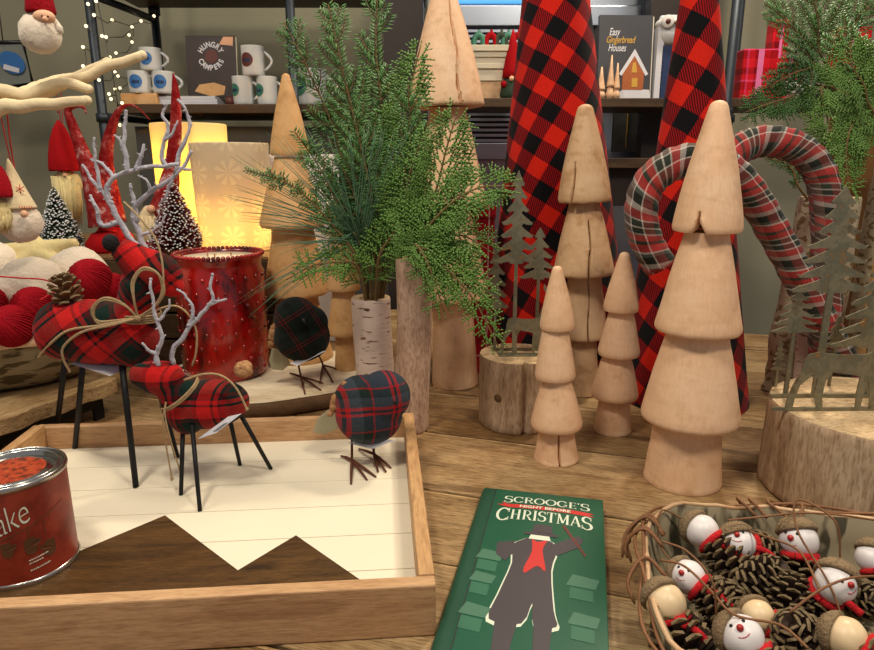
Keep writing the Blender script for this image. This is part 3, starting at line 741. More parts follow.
# ============================================================ tartan candy canes
def cane(label, pts, r, Y):
    P = [at(x, y, Y + dy) for x, y, dy in pts]; base = P[-1].copy(); base.z = 0
    t = thing('tartan_cane', label, 'candy cane', base, group='tartan candy canes')
    Q = [p - base for p in spline(P, 10)]; n = len(Q)
    rad = [r * (1 + .035 * sin(i * 1.3) + .03 * noise.noise(V((i * .8, 0, 0)))) for i in range(n)]
    rad[0] *= .93
    MB().tube(Q, rad, 20, twist=.35).build('wrapped_cane', M['cane_tartan'], t)
    a, b, c_ = Q[0], Q[1], Q[2]
    k = V(Q[0]); d = (Q[1] - Q[0]).normalized()
    MB().tube([k - d * .001, k + d * .004], [r * .99, r * 1.0], 20).build('end_band', M['cane_tartan'], t)
cane('tartan wrapped cane whose hook curls over the right plaid cone', [(660, 266, 0), (646, 240, 0), (641, 210, 0), (650, 182, 0), (674, 164, 0), (702, 160, 0), (729, 170, .01), (751, 194, .02), (775, 234, .03), (799, 278, .03), (822, 322, .03), (846, 370, .04), (858, 404, .045)], .0235, .955)
cane('tartan wrapped cane arching over the old birch vase', [(722, 226, .03), (716, 204, .03), (714, 182, .03), (726, 160, .035), (750, 144, .05), (777, 142, .05), (803, 152, .05), (821, 176, .05), (827, 212, .05), (827, 260, .05), (825, 320, .05), (823, 400, .05)], .0240, .998)

# ============================================================ the red gift box and white carton behind
B = on(490, 360, 0)
t = thing('gift_box', 'dark red windowpane plaid box behind the cedar sprays', 'box', (.062, 1.305, 0))
hh = at(485, 205, 1.305).z
MB().box((0, 0, hh / 2 - .01), (.10, .06, hh - .02)).build('box_body', M['gift_tartan'], t, bevel=.002)
MB().box((0, 0, hh - .012), (.104, .064, .024)).build('lid', M['gift_tartan'], t, bevel=.002)
P = at(300, 155, 1.52)
t = thing('carton', 'plain white carton behind the narrow topped carved tree', 'box', (P.x, 1.56, 0))
MB().box((0, 0, P.z / 2), (.15, .08, P.z)).build('carton_body', M['white_card'], t, bevel=.002)
MB().box((0, 0, P.z + .001), (.15, .03, .002)).build('flap', M['white_card'], t)
# ============================================================ bright tray goods: reindeer, birds
def rod(m, a, b, r0, r1=None, seg=10): return m.tube([a, b], [r0, r1 or r0], seg)
def antler(paths, base, Yf, parent, r0=.0034):
    m = MB()
    for pts, k in paths:
        P = []
        for i, q in enumerate(pts):
            x, y = q[0], q[1]; P.append(at(x, y, Yf(x, y) + (q[2] if len(q) > 2 else 0)) - base)
        Q = spline(P, 5); n = len(Q)
        Q = [p + V((noise.noise(p * 90), noise.noise(p * 90 + V((5, 0, 0))), noise.noise(p * 90 + V((0, 7, 0))))) * .0022 for p in Q]
        m.tube(Q, [r0 * k * (1 - .55 * i / n) * (1 + .28 * noise.noise(V((i * .9, k, n)))) for i in range(n)], 8)
        for i in range(2, n - 1, 2):
            d = V((U(-1, 1), U(-1, 1), U(-.3, 1))).normalized()
            m.tube([Q[i], Q[i] + d * r0 * k * U(.9, 2.0)], [r0 * k * .45, r0 * k * .16], 6)
        m.ball(Q[-1], r0 * k * .6, 8, 6)
    return m.build('antler', M['frost'], parent)
def strand(m, pts, r=.0011, n=8): m.tube(spline(pts, n), r, 6)

# ---- small reindeer
Yd = .772; base = on(212, 490, zs); base = V((at(212, 400, Yd).x, Yd, zs))
t = thing('plaid_reindeer', 'smaller red tartan reindeer with a burlap tail, standing in the middle of the tray', 'reindeer', base, group='tartan reindeer')
L = lambda x, y, dy=0: at(x, y, Yd + dy) - base
m = MB(); k = S(1, at(208, 400, Yd))
T = Matrix.Rotation(radians(-8), 4, 'Y')
m.ball(L(210, 404), (40 * k, 23 * k, 25 * k), 28, 18, M=T)
m.ball(L(188, 410), (20 * k, 22 * k, 25 * k), 24, 14)
m.tube([L(192, 404), L(180, 394, -.004), L(168, 382, -.008)], [22 * k, 19 * k, 16 * k], 18)
m.ball(L(166, 379, -.010), (18 * k, 17 * k, 18 * k), 22, 14)
m.tube([L(165, 379, -.010), L(150, 376, -.014), L(140, 374, -.017)], [18 * k, 16 * k, 12 * k], 18)
m.ball(L(142, 375, -.017), 12 * k, 16, 10)
m.build('body', M['deer_tartan'], t, remesh=.0022)
for (x0, y0_, x1, y1_) in ((183, 425, 181, 495), (192, 425, 200, 511), (229, 415, 240, 465), (238, 410, 271, 469)):
    f = on(x1, y1_, zs) - base; top = at(x0, y0_, Yd + (f.y) * .35) - base
    mm = MB().tube([top, f + V((0, 0, .0001))], [.0030, .0026], 10); mm.build('leg', M['black_metal'], t)
Yf = lambda x, y: Yd - .010
antler([([(173, 365), (173, 349), (185, 335), (194, 322), (212, 301), (211, 288), (212, 276)], 1), ([(208, 306), (216, 302), (226, 299)], .7), ([(189, 328), (193, 313), (189, 300), (178, 290)], .7)], base, Yf, t)
antler([([(158, 366, -.01), (156, 353, -.01), (162, 338, -.012), (154, 309, -.012), (150, 280, -.01)], 1), ([(156, 355, -.01), (148, 350, -.014), (143, 344, -.016)], .75), ([(158, 322, -.012), (166, 312, -.01), (170, 300, -.01)], .6)], base, Yf, t)
m = MB()
for q in range(26):
    a = q * 2.4; d = V((cos(a) * U(.3, 1), sin(a) * U(.3, 1), U(-.4, 1))).normalized()
    m.ball(L(244, 370) + d * 5.5 * k, 4.6 * k, 8, 6)
m.build('tail', M['burlap'], t)
m = MB(); cN = L(180, 393, -.004)
nd = (L(168, 381, -.01) - L(192, 404)).normalized(); e1 = nd.orthogonal().normalized(); e2 = nd.cross(e1)
for q, o_ in enumerate((-.0018, 0, .0018)):
    m.tube([cN + nd * o_ + (e1 * cos(a * pi / 12) + e2 * sin(a * pi / 12)) * (21.5 * k + .0006 * q) for a in range(25)], .0012, 6, cap=False)
fr_ = L(166, 402, -.026)
strand(m, [fr_, L(163, 420, -.030), L(166, 445, -.028), L(172, 479, -.02)]); strand(m, [fr_, L(165, 415, -.03), L(170, 438, -.03), L(181, 474, -.02)])
strand(m, [L(184, 380, -.03), L(205, 374, -.032), L(222, 376, -.032), L(236, 388, -.034), L(247, 409, -.034)], .0014)
for p in (L(172, 479, -.02), L(181, 474, -.02), L(247, 409, -.034)): m.ball(p, .0022, 8, 6)
m.build('twine_bow', M['twine'], t)
m = MB().hexa([L(199, 439, -.034), L(240, 413, -.030), L(241, 414, -.029), L(200, 440, -.033), L(217, 430, -.036), L(240, 413.5, -.031), L(241, 414, -.030), L(218, 431, -.035)])
m = MB()
a_, b_, c_, d_ = L(198, 439, -.030), L(216, 433, -.036), L(241, 414, -.034), L(228, 417, -.026)
off = V((0, .0007, .0003)); m.hexa([a_, b_, c_, d_, a_ + off, b_ + off, c_ + off, d_ + off]); m.build('price_card', M['tag'], t)
m = MB(); u_ = (c_ - b_) * .4; v_ = (a_ - b_) * .25; o_ = b_ + (c_ - b_) * .3 + (a_ - b_) * .3 - off * 1.4
m.hexa([o_, o_ + u_, o_ + u_ + v_, o_ + v_, o_ - off, o_ + u_ - off, o_ + u_ + v_ - off, o_ + v_ - off]); m.build('price_print', M['print_grey'], t.children[-1])

# ---- big reindeer
Yb = .80; base = V((at(100, 400, Yb).x, Yb, zs))
t = thing('plaid_reindeer', 'larger red tartan reindeer with pinecone tail and branching frosted antlers, left of the red jar', 'reindeer', base, group='tartan reindeer')
L = lambda x, y, dy=0: at(x, y, Yb + dy) - base
m = MB(); k = S(1, at(98, 330, Yb))
m.ball(L(96, 332), (59 * k, 30 * k, 33 * k), 30, 18, M=Matrix.Rotation(radians(5), 4, 'Y'))
m.ball(L(62, 330), (25 * k, 27 * k, 30 * k), 24, 14); m.ball(L(132, 336), (28 * k, 29 * k, 32 * k), 24, 14)
m.tube([L(134, 325), L(138, 300, -.004), L(142, 280, -.006)], [24 * k, 19 * k, 19 * k], 18)
m.ball(L(152, 272, -.004), (30 * k, 20 * k, 22 * k), 24, 14, M=Matrix.Rotation(radians(18), 4, 'Y'))
m.tube([L(145, 268, -.006), L(128, 254, -.012), L(118, 246, -.016)], [20 * k, 14 * k, 10 * k], 18)
m.tube([L(160, 276, -.004), L(176, 288, -.004), L(182, 290)], [17 * k, 11 * k, 7 * k], 16)
m.build('body', M['deer_tartan_big'], t, remesh=.0024)
m = MB().ball(L(111, 243, -.022), (8 * k, 6.5 * k, 8.5 * k), 16, 12, fn=lambda d: 1 + .08 * noise.noise(d * 6)); m.build('nose', M['black_pom'], t)
for (x0, y0_, x1, y1_, z_) in ((66, 352, 56, 436, 0), (84, 352, 75, 448, 0), (121, 355, 136, 487, 0), (150, 355, 177, 457, 0)):
    f = on(x1, y1_, zs) - base; top = at(x0, y0_, Yb + f.y * .4) - base
    MB().tube([top, f + V((0, 0, .0001))], [.0040, .0037], 10).build('leg', M['black_metal'], t)
Yf = lambda x, y: Yb - .004
A1 = [([(148, 262), (138, 249), (122, 226), (107, 196), (114, 178), (142, 168), (178, 165)], 1.05), ([(118, 222), (101, 224), (96, 206), (90, 196)], .8), ([(112, 204), (100, 190), (92, 180), (84, 165)], .7), ([(100, 190), (98, 172), (95, 152), (94, 138)], .6),
      ([(114, 180), (104, 166), (92, 160)], .6), ([(128, 172), (126, 152), (124, 135), (127, 112)], .8), ([(125, 148), (119, 140), (114, 136)], .5), ([(136, 170), (141, 158), (144, 146)], .75)]
A2 = [([(152, 262, .02), (140, 236, .02), (134, 210, .02), (152, 190, .02), (172, 178, .02), (182, 168, .02), (192, 152, .02)], 1), ([(138, 222, .02), (133, 198, .02), (130, 184, .02)], .8), ([(176, 174, .02), (180, 150, .02), (189, 132, .02), (187, 114, .02), (179, 100, .02)], .7),
      ([(168, 168, .02), (162, 158, .02), (164, 141, .02), (168, 125, .02), (162, 114, .02), (166, 105, .02)], .7), ([(165, 140, .02), (173, 132, .02), (178, 120, .02)], .5), ([(150, 192, .02), (147, 180, .02), (138, 176, .02)], .5), ([(178, 168, .02), (190, 170, .02)], .6), ([(140, 236, .02), (158, 228, .02), (166, 214, .02)], .5), ([(172, 178, .02), (168, 192, .02), (160, 204, .02)], .5)]
antler(A1, base, Yf, t, .0042); antler(A2, base, Yf, t, .0042)
def pinecone_mesh(m, c, r, h, n=60, M_=None, open_=.9, tip=None):
    """spiral of thick woody scales around a core"""
    M_ = M_ or Matrix.Identity(4); c = V(c)
    def put(vs, fs, mi=0): m.add([c + M_ @ V(p) for p in vs], fs, mi=mi, sm=False)
    vs = []; fs = []
    mb = MB().ball((0, 0, 0), (r * .42, r * .42, h * .46), 10, 8); put(mb.v, mb.f)
    for i in range(n):
        f = (i + .5) / n; a = i * 2.39996; z = -h / 2 + h * f
        rr = r * sqrt(max(.05, 1 - (2 * f - .9) ** 2 * .78)); s = r * .34 * (1 - .30 * f)
        up = .12 + .9 * f * open_
        d = V((cos(a), sin(a), 0)); s_ = V((-sin(a), cos(a), 0)); o = d * cos(up) + V((0, 0, sin(up)))
        b0 = d * rr * .30 + V((0, 0, z)); e = b0 + o * rr * .70; nrm = V((0, 0, 1)) * cos(up) - d * sin(up); th = s * .17
        vs = [b0 - s_ * s * .35 - nrm * th, b0 + s_ * s * .35 - nrm * th, b0 + s_ * s * .35 + nrm * th, b0 - s_ * s * .35 + nrm * th,
              e - s_ * s - nrm * th, e + s_ * s - nrm * th, e + s_ * s * .9 + nrm * th * 1.3, e - s_ * s * .9 + nrm * th * 1.3, e + o * s * .45 - nrm * th * .2, e + nrm * th * 2.0 + o * s * .2]
        put(vs, [(0, 1, 5, 4), (1, 2, 6, 5), (3, 0, 4, 7), (2, 3, 7, 9, 6)]); put(vs, [(4, 5, 8), (5, 6, 8), (6, 9, 8), (9, 7, 8), (7, 4, 8)], 1)
m = MB(); pinecone_mesh(m, L(66, 291, -.002), 16 * k, 27 * k, 34, Matrix.Rotation(radians(-12), 4, 'Y'), 1.1); m.build('tail', [M['cone_brown'], M['cone_tip']], t)
plab(t.children[-1], 'small brown pinecone tail')
m = MB(); kn = L(138, 318, -.034)
for q in range(4): m.tube([L(136 + cos(a * pi / 12) * 25, 312 + 2.2 * q + sin(a * pi / 12) * 5, -.004 - .026 * sin(a * pi / 12)) for a in range(25)], .0014, 6, cap=False)
for dx, dy in ((0, 0), (2, 2)):
    strand(m, [kn, L(122 + dx, 303 + dy, -.04), L(104, 298 + dy, -.04), L(92 + dx, 309, -.038), L(98, 321 + dy, -.036), L(120, 320, -.036), kn], .0015)
    strand(m, [kn, L(134, 300, -.04), L(132 + dx, 282, -.04), L(143, 268 + dy, -.04), L(158, 274, -.038), L(162 + dx, 292, -.036), L(152, 310, -.036), kn], .0015)
strand(m, [kn, L(104, 325, -.04), L(70, 330, -.038), L(52, 342, -.034), L(38, 357, -.02)], .0016)
strand(m, [kn, L(112, 325, -.042), L(82, 332, -.04), L(64, 346, -.037), L(63, 358, -.033), L(70, 372, -.026)], .0016)
strand(m, [kn, L(160, 300, -.04), L(163, 270, -.04), L(156, 240, -.035), L(138, 216, -.03), L(124, 202, -.02)], .0013)
strand(m, [kn, L(170, 306, -.04), L(186, 312, -.04), L(196, 330, -.036), L(196, 352, -.034), L(192, 366, -.03)], .0013)
m.ball(kn, .0045, 10, 8); m.build('twine_bow', M['twine'], t)
m = MB(); a_, b_, c_, d_ = L(71, 364, -.02), L(110, 376, -.022), L(128, 368, -.002), L(84, 357, -.001)
m.hexa([a_, b_, c_, d_, a_ + off, b_ + off, c_ + off, d_ + off]); m.build('price_card', M['tag'], t)

# ---- birds
def bird(label, mat, cx, cy, hw, hh, Y, zg, legs, eye, beak, tail, wing, tagp, head):
    base = V((at(cx, cy, Y).x, Y, zg)); t = thing('fabric_bird', label, 'bird', base, group='tartan fabric birds')
    L = lambda x, y, dy=0: at(x, y, Y + dy) - base
    k = S(1, at(cx, cy, Y)); m = MB()
    m.ball(L(cx, cy + 3), (hw * k, hw * .88 * k, (hh - 3) * k), 30, 20, fn=lambda d: 1 + .02 * noise.noise(d * 3))
    m.ball(L(*head), (hw * .78 * k, hw * .74 * k, hw * .76 * k), 24, 16)
    m.ball(L(cx - hw * .22 * (1 if head[0] > cx else -.6), cy - hh * .36), (hw * .80 * k, hw * .76 * k, hw * .66 * k), 24, 16)
    m.build('body', M[mat], t, remesh=.002); t.children[-1].modifiers['smooth'].iterations = 14
    for (s, j, toes) in legs:
        foot = on(j[0], j[1], zg) - base; foot.z = .006; top = at(s[0], s[1] - 8, Y) - base
        mm = MB().tube([top, foot + V((0, 0, .002)), foot], [.0017, .0019, .0021], 8)
        for tx, ty in toes:
            e = on(tx, ty, zg) - base; e.z = .0017
            mid = foot.lerp(e, .5) + V((0, 0, .0008))
            mm.tube([foot, mid, e], [.0021, .0020, .0013], 8)
        mm.build('leg', M['rust_wire'], t)
    fr = -hw * .86 * k
    if eye:
        MB().ball(L(eye[0], eye[1], eye[2]), .0032, 12, 8).build('eye', M['black'], t)
    if beak:
        a = L(*beak[0]); b = L(*beak[1]); MB().tube([a, a.lerp(b, .5), b], [.0034, .0024, .0004], 10).build('beak', M['tag'] if beak[2] else M['black_metal'], t)
        plab(t.children[-1], 'small grey pointed beak')
    m = MB()
    P = [L(x, y, dy) for x, y, dy in tail]
    q = len(P); ctr = sum(P, V()) / q; thv = V((0, .0008, .0004))
    m.add([p - thv for p in P] + [p + thv for p in P], [tuple(range(q)), tuple(range(2 * q - 1, q - 1, -1))] + [(i, (i + 1) % q, q + (i + 1) % q, q + i) for i in range(q)], sm=False)
    m.build('tail', M['leaf'], t)
    if wing:
        m = MB(); n = 9
        for i in range(n):
            f = i / (n - 1); x = wing[0][0] + (wing[1][0] - wing[0][0]) * f; y = wing[0][1] + (wing[1][1] - wing[0][1]) * f
            m.ball(L(x + U(-1.5, 1.5), y, wing[2] + U(-.003, .003)), V((5.5, 4, 5)) * k * (1.1 - abs(f - .5)), 10, 8, fn=lambda d: 1 + .25 * noise.noise(d * 2.5 + V((i, 0, 0))))
        m.build('wing', M['burlap'], t)
    if tagp:
        P = [L(x, y, dy) for x, y, dy in tagp]; m = MB(); m.hexa([p for p in P] + [p + off for p in P]); m.build('price_card', M['tag'], t)
    return t
M['leaf'] = plain('pale_green_felt_leaf', rgb(164, 158, 128), .8, var=.08)
bird('grey and red tartan fabric bird standing in the right end of the tray', 'bird_tartan', 369, 410, 34, 35, .835, zs,
     [((352, 447), (352, 464), [(341, 457), (351, 485), (376, 478), (367, 481)]), ((373, 448), (374, 458), [(359, 450), (391, 469), (386, 473), (378, 473)])],
     (376, 388, -.031), [(392, 399, -.034), (397, 406, -.040), 0], [(343, 414, .01), (330, 409, .012), (318, 418, .014), (313, 432, .015), (324, 434, .014), (340, 427, .01)],
     ((345, 384), (330, 414), -.006), [(348, 443, -.018), (372, 449, -.026), (396, 440, -.018), (370, 441, .0)], (384, 396, -.008))
bird('dark green tartan fabric bird on the log slice, beside the red jar', 'bird_dark', 302, 333, 28, 29, 1.10, .0300,
     [((296, 362), (301, 380), [(290, 374), (305, 395), (321, 391), (323, 384)]), ((317, 359), (323, 368), [(340, 371), (333, 383), (320, 384)])],
     (292, 312, -.030), [(303, 319, -.04), (306, 325, -.047), 0], [(285, 352, .012), (272, 348, .014), (269, 360, .016), (272, 369, .016), (283, 370, .015), (290, 364, .012)],
     ((277, 322), (272, 346), -.004), [(290, 363, -.026), (297, 366, -.028), (326, 351, -.022), (316, 352, -.004)], (296, 318, -.008))

# ============================================================ hobnail jar candle
B = V((-.402, 1.195, .0302)); B.x = at(222, 300, 1.195).x
r = S(42.5, at(222, 300, B.y)); ht = at(222, 254, B.y).z - .0302
t = thing('jar_candle', 'red hobnail glass jar candle with cream wax behind the reindeer', 'candle', B)
m = MB().lathe([(r * .9, 0), (r * .97, .006), (r, .02), (r, ht * .86), (r * .95, ht * .90), (r * .95, ht * .95), (r * 1.0, ht - .004), (r * 1.0, ht), (r * .94, ht), (r * .92, ht - .004), (r * .92, ht - .010)], 64, capt=False)
for i in range(8):
    for j in range(20):
        a = 2 * pi * (j + .5 * (i % 2)) / 20 + .1; z = ht * (.08 + .76 * i / 7)
        m.ball((cos(a) * r, sin(a) * r, z), (.0034, .0034, .0034), 8, 6)
m.build('jar', M['jar_red'], t)
m = MB()
for j in range(60):
    a = 2 * pi * j / 60; m.ball((cos(a) * r * .985, sin(a) * r * .985, ht + .0015), .0042, 8, 6)
m.build('beaded_rim', M['jar_red'], t)
MB().lathe([(r * .93, ht - .010), (r * .915, ht - .005), (.0005, ht - .004)], 48, capb=False).build('wax', M['wax'], t)
for dx, dy in ((-.02, 0), (.02, .01), (0, -.02)): MB().tube([(dx, dy, ht - .005), (dx, dy, ht + .004)], .0014, 6).build('wick', M['burlap'], t)

# ============================================================ crate with the lit candles
cz = .232
t = thing('wooden_crate', 'dark wooden crate carrying the glowing candles and bottle brush trees', 'crate', (-.655, 1.555, 0))
m = MB()
for i in range(4): m.box((0, -.215, .028 + i * .0565), (.65, .012, .052))
m.build('front_slats', M['shelf_wood'], t, bevel=.002)
m = MB()
for i in range(4): m.box((0, .225, .028 + i * .0565), (.65, .012, .052))
m.build('back_slats', M['shelf_wood'], t)
m = MB()
for s in (-1, 1):
    for i in range(4): m.box((s * .319, .005, .028 + i * .0565), (.012, .426, .052))
m.build('side_slats', M['shelf_wood'], t)
MB().box((0, .005, cz - .004), (.65, .452, .008)).build('top_board', M['table2'], t, bevel=.002)
def pillar(label, cx, ytop, hwt, hwb, Y, mat, power, lz, ring):
    P = at(cx, 200, Y); t = thing('pillar_candle', label, 'candle', (P.x, Y, cz))
    h = at(cx, ytop, Y).z - cz; rt = S(hwt, at(cx, ytop, Y)); rb = S(hwb, at(cx, 255, Y)); w = .005
    MB().lathe([(rb * .99, .001), (rb, .004), (rt, h - .003), (rt - .001, h), (rt - w, h - .001), (rb - w, .004)], 64, capb=False, capt=False).build('wax_shell', M[mat], t)
    MB().lathe([(rb * .985, 0), (rb * .985, .002)], 48).build('base_disc', M['wax'], t)
    l = bpy.data.lights.new('candle_glow', 'POINT'); l.energy = power; l.color = (1, .70, .26); l.shadow_soft_size = .018
    o = bpy.data.objects.new('candle_glow', l); C.objects.link(o); o.parent = t; o.location = (0, 0, lz * h)
    MB().tube([(0, 0, 0.002), (0, 0, lz * h - .024)], .005, 10).build('led_stem', M['wax'], t)
pillar('snowflake patterned pillar candle glowing softly, the front one', 233, 143, 38.5, 34, 1.45, 'wax_snow', 1.5, .24, True)
pillar('plain pillar candle glowing bright yellow, the rear one', 195, 124, 36.5, 33, 1.60, 'wax_lit', 5.0, .55, False)

# ============================================================ riser on metal feet, bark basket with yarn balls
rz = .070
def q_(x, y, z): p = on(x, y, z); return V((p.x, p.y, z))
a0 = q_(0, 420, rz); a1 = q_(112, 380, rz)
d = (a1 - a0); d.z = 0; dl = d.length; ang = atan2(d.y, d.x)
t = thing('display_riser', 'low live edged wooden riser on black metal feet at the left', 'riser', (a0.x, a0.y, 0), ang)
m = MB(); pts = []
n = 24
edge = [(dl * (-.55 + 1.62 * i / n), .004 * sin(i * 1.1) + .003 * noise.noise(V((i * .6, 0, 0)))) for i in range(n + 1)]
out = edge + [(dl * 1.07, .50), (-.55 * dl, .50)]
m.prism(out, .024, fn=lambda u, v, w: V((u, v, rz - .012 + w)))
m.build('board', M['table3'], t, bevel=.003)
for x in (-.25 * dl, .95 * dl):
    MB().box((x, .25, .041), (.018, .46, .006)).box((x, .03, .022), (.018, .006, .044)).box((x, .47, .022), (.018, .006, .044)).build('foot', M['black_metal'], t)
MB().box((.35 * dl, .026, .034), (1.2 * dl, .006, .022)).build('brace', M['black_metal'], t)
m = MB()
for dx in (0, .024): m.tube([(dl * (1.02) - dx, .012, rz - .026), (dl * 1.02 - dx, .012, rz + .003)], .014, 16)
B = V((-.775, 1.06, rz))
t = thing('bark_basket', 'oval peeled bark basket holding red and cream yarn balls', 'basket', B)
def bfn(a, r, z, i):
    k = 1 + .05 * noise.noise(V((cos(a) * 4, sin(a) * 4, z * 12))) + .03 * noise.noise(V((cos(a) * 12, sin(a) * 12, z * 50)))
    return r * k, z + .012 * noise.noise(V((cos(a) * 3, sin(a) * 3, 3))) * (z > .03), 0, 0
MB().lathe([(.14, 0), (.165, .012), (.19, .04), (.205, .07), (.21, .088), (.204, .090), (.195, .07), (.16, .02), (.0005, .012)], 72, fn=bfn, capt=False, M=Matrix.Diagonal((1.12, .78, 1, 1))).build('bark_wall', M['tub_bark'], t)
m = MB()
m.tube([(cos(a * pi / 24) * .212 * 1.12, sin(a * pi / 24) * .212 * .78, .086 + .005 * noise.noise(V((cos(a * pi / 24) * 3, sin(a * pi / 24) * 3, 3)))) for a in range(49)], .006, 8, cap=False)
m.build('rim', M['carved'], t)

def fuzzy_ball(m, c, r, n, spike, seg=24):
    c = V(c); m.ball(c, r * .93, seg, 16, fn=lambda d: 1 + .05 * noise.noise(d * 5))
    for i in range(n):
        z = 1 - 2 * (i + .5) / n; a = i * 2.39996; d = V((cos(a) * sqrt(1 - z * z), sin(a) * sqrt(1 - z * z), z))
        d = (d + V((U(-.25, .25), U(-.25, .25), U(-.25, .25)))).normalized()
        e = d.orthogonal().normalized(); f = d.cross(e); p = c + d * r * .9; w = r * .06
        m.add([p + e * w, p - e * w * .5 + f * w * .87, p - e * w * .5 - f * w * .87, c + d * (r * (1 + U(0, spike)))], [(0, 1, 3), (1, 2, 3), (2, 0, 3)])
def yarn_ball(label, cx, cy, r_px, Y, mat, grp, knit=False):
    P = at(cx, cy, Y); r = S(r_px, P)
    m = MB()
    if knit:
        for q in range(40):
            a = pi * q / 40; ax_ = V((cos(a), sin(a) * .3, sin(a) * .4)).normalized()
            e1 = V((0, 0, 1)).cross(ax_).normalized() if abs(ax_.z) < .95 else V((0, 1, 0)); e2 = ax_.cross(e1)
            m.tube([(e1 * cos(b * pi / 14) + e2 * sin(b * pi / 14)) * r * (.965 + .012 * (q % 3)) for b in range(29)], r * .045, 5, cap=False)
        m.ball((0, 0, 0), r * .95, 20, 14)
    else: m.ball((0, 0, 0), r, 48, 32, fn=lambda d: 1 + .05 * noise.noise(d * 2 + V((cx, 0, 0))) + .025 * noise.noise(d * 9) + .012 * noise.noise(d * 26))
    o = m.build('yarn_ball', M[mat], None, fixn=False); o.location = P
    return tag(o, label, 'yarn ball', grp)
yarn_ball('large cream yarn ball left of the small pinecone, under the gnomes', 33, 288, 31, 1.06, 'white_felt', 'cream yarn balls')
yarn_ball('cream yarn ball above the red one, below the frosted green tree', 78, 275, 28, 1.13, 'white_felt', 'cream yarn balls')
yarn_ball('cream yarn ball at the left edge behind the largest one', -8, 268, 27, 1.17, 'white_felt', 'cream yarn balls')
yarn_ball('red yarn ball right of the reindeer pinecone tail', 90, 280, 21, 1.03, 'red_knit', 'red yarn balls', True)
yarn_ball('red yarn ball left of the reindeer rump, below the largest cream ball', 33, 307, 20, .965, 'red_knit', 'red yarn balls', True)
yarn_ball('red yarn ball at the rim of the basket near the left edge', 12, 326, 21, .93, 'red_knit', 'red yarn balls', True)
yarn_ball('red yarn ball cut by the left edge of the picture', -14, 304, 19, .97, 'red_knit', 'red yarn balls', True)
yarn_ball('red yarn ball half hidden behind the reindeer neck', 112, 287, 14, 1.05, 'red_knit', 'red yarn balls', True)
P0 = at(-6, 276, 1.0)
o = MB().tube(spline([at(-6, 276, .98) - P0, at(20, 278, .985) - P0, at(45, 280, .985) - P0, at(62, 288, .97) - P0, at(52, 293, .97) - P0, at(40, 300, .95) - P0]), .0012, 6).build('garland_cord', M['red_cord'], None); o.location = P0
tag(o, 'thin red cord lying over the large cream yarn ball', 'cord')
# soft straw coloured star figure on the yarn
P0 = at(38, 252, 1.2)
t = thing('wool_star', 'straw coloured stuffed wool star lying behind the cream yarn balls', 'stuffed star', P0)
m = MB()
for a in range(5):
    q = a * 2 * pi / 5 + .5; e = V((cos(q) * .075, -.01 + sin(q) * .02, sin(q) * .03)); m.tube([V((0, 0, 0)), e * .6, e], [.021, .016, .010], 14); m.ball(e, .012, 12, 8)
m.build('star_body', M['yellow_wool'], t, remesh=.004)
MB().ball((-.055, -.035, -.004), .018, 16, 12).build('bobble', M['yellow_wool'], t)

# ============================================================ gnomes
def beard_mesh(m, c, w, d, h, seed, strands=0, L_=1.0):
    c = V(c); m.ball(c, (w, d, h), 28, 20, fn=lambda q: 1 + .06 * noise.noise(V((q.x * 3, q.y * 3, q.z * 1.4 + seed))) + .03 * noise.noise(q * 14))
    rr = random.Random(seed)
    for i in range(strands):
        a = -pi * rr.uniform(.02, .98); top = c + V((cos(a) * w * .9, sin(a) * d * .95, h * rr.uniform(-.3, .6)))
        e = c + V((cos(a) * w * rr.uniform(.2, .8), sin(a) * d * rr.uniform(.5, 1.0), -h * rr.uniform(.9, 1.25) * L_))
        mid = top.lerp(e, .5) + V((cos(a) * w * .14, sin(a) * d * .16, 0)); m.tube([top, mid, e], [w * .11, w * .10, w * .02], 5)
def gnome_face(t, L, nose, eyes, r, ey=.0022):
    MB().ball(nose, r, 12, 8).build('nose', M['skin'], t)
    for e in eyes: MB().ball(e, ey, 8, 6).build('eye', M['black'], t)
# top left hanging gnome
Y = .95; P = at(42, 24, Y); t = thing('gnome_ornament', 'round bearded gnome ornament with dark red knit cap hanging at the top left', 'ornament', P, group='hanging gnome ornaments')
k = S(1, P); L = lambda x, y, dy=0: at(x, y, Y + dy) - P
m = MB().ball(L(40, 31), (20 * k, 15 * k, 18 * k), 28, 18); beard_mesh(m, L(40, 34, -.004), 20 * k, 15 * k, 19 * k, 3, 0, .85); m.build('beard', M['white_felt'], t)
MB().ball(L(44, 17, -.012), (10.5 * k, 8 * k, 6.5 * k), 18, 12).build('face', M['skin'], t)
gnome_face(t, L, L(45, 19, -.024), [L(42, 16, -.0235), L(48, 16.5, -.0235)], 2.6 * k, .0013)
m = MB().lathe([(13.5 * k, 0), (13.9 * k, .002), (13 * k, .010), (11.5 * k, .03), (7 * k, .055), (1 * k, .078)], 32, c=L(41, 13)); m.build('cap', M['red_knit'], t)
for s, (x, y) in ((-1, (20, 29)), (1, (61, 33))): MB().tube([L(x + 8 * -s, y - 12, -.002), L(x + 2 * -s, y - 4, -.004), L(x, y, -.004)], [4 * k, 4 * k, 2.5 * k], 10).build('arm', M['white_felt'], t)
MB().tube([L(40, -18), L(40, -60)], .0008, 6).build('cord', M['red_cord'], t)
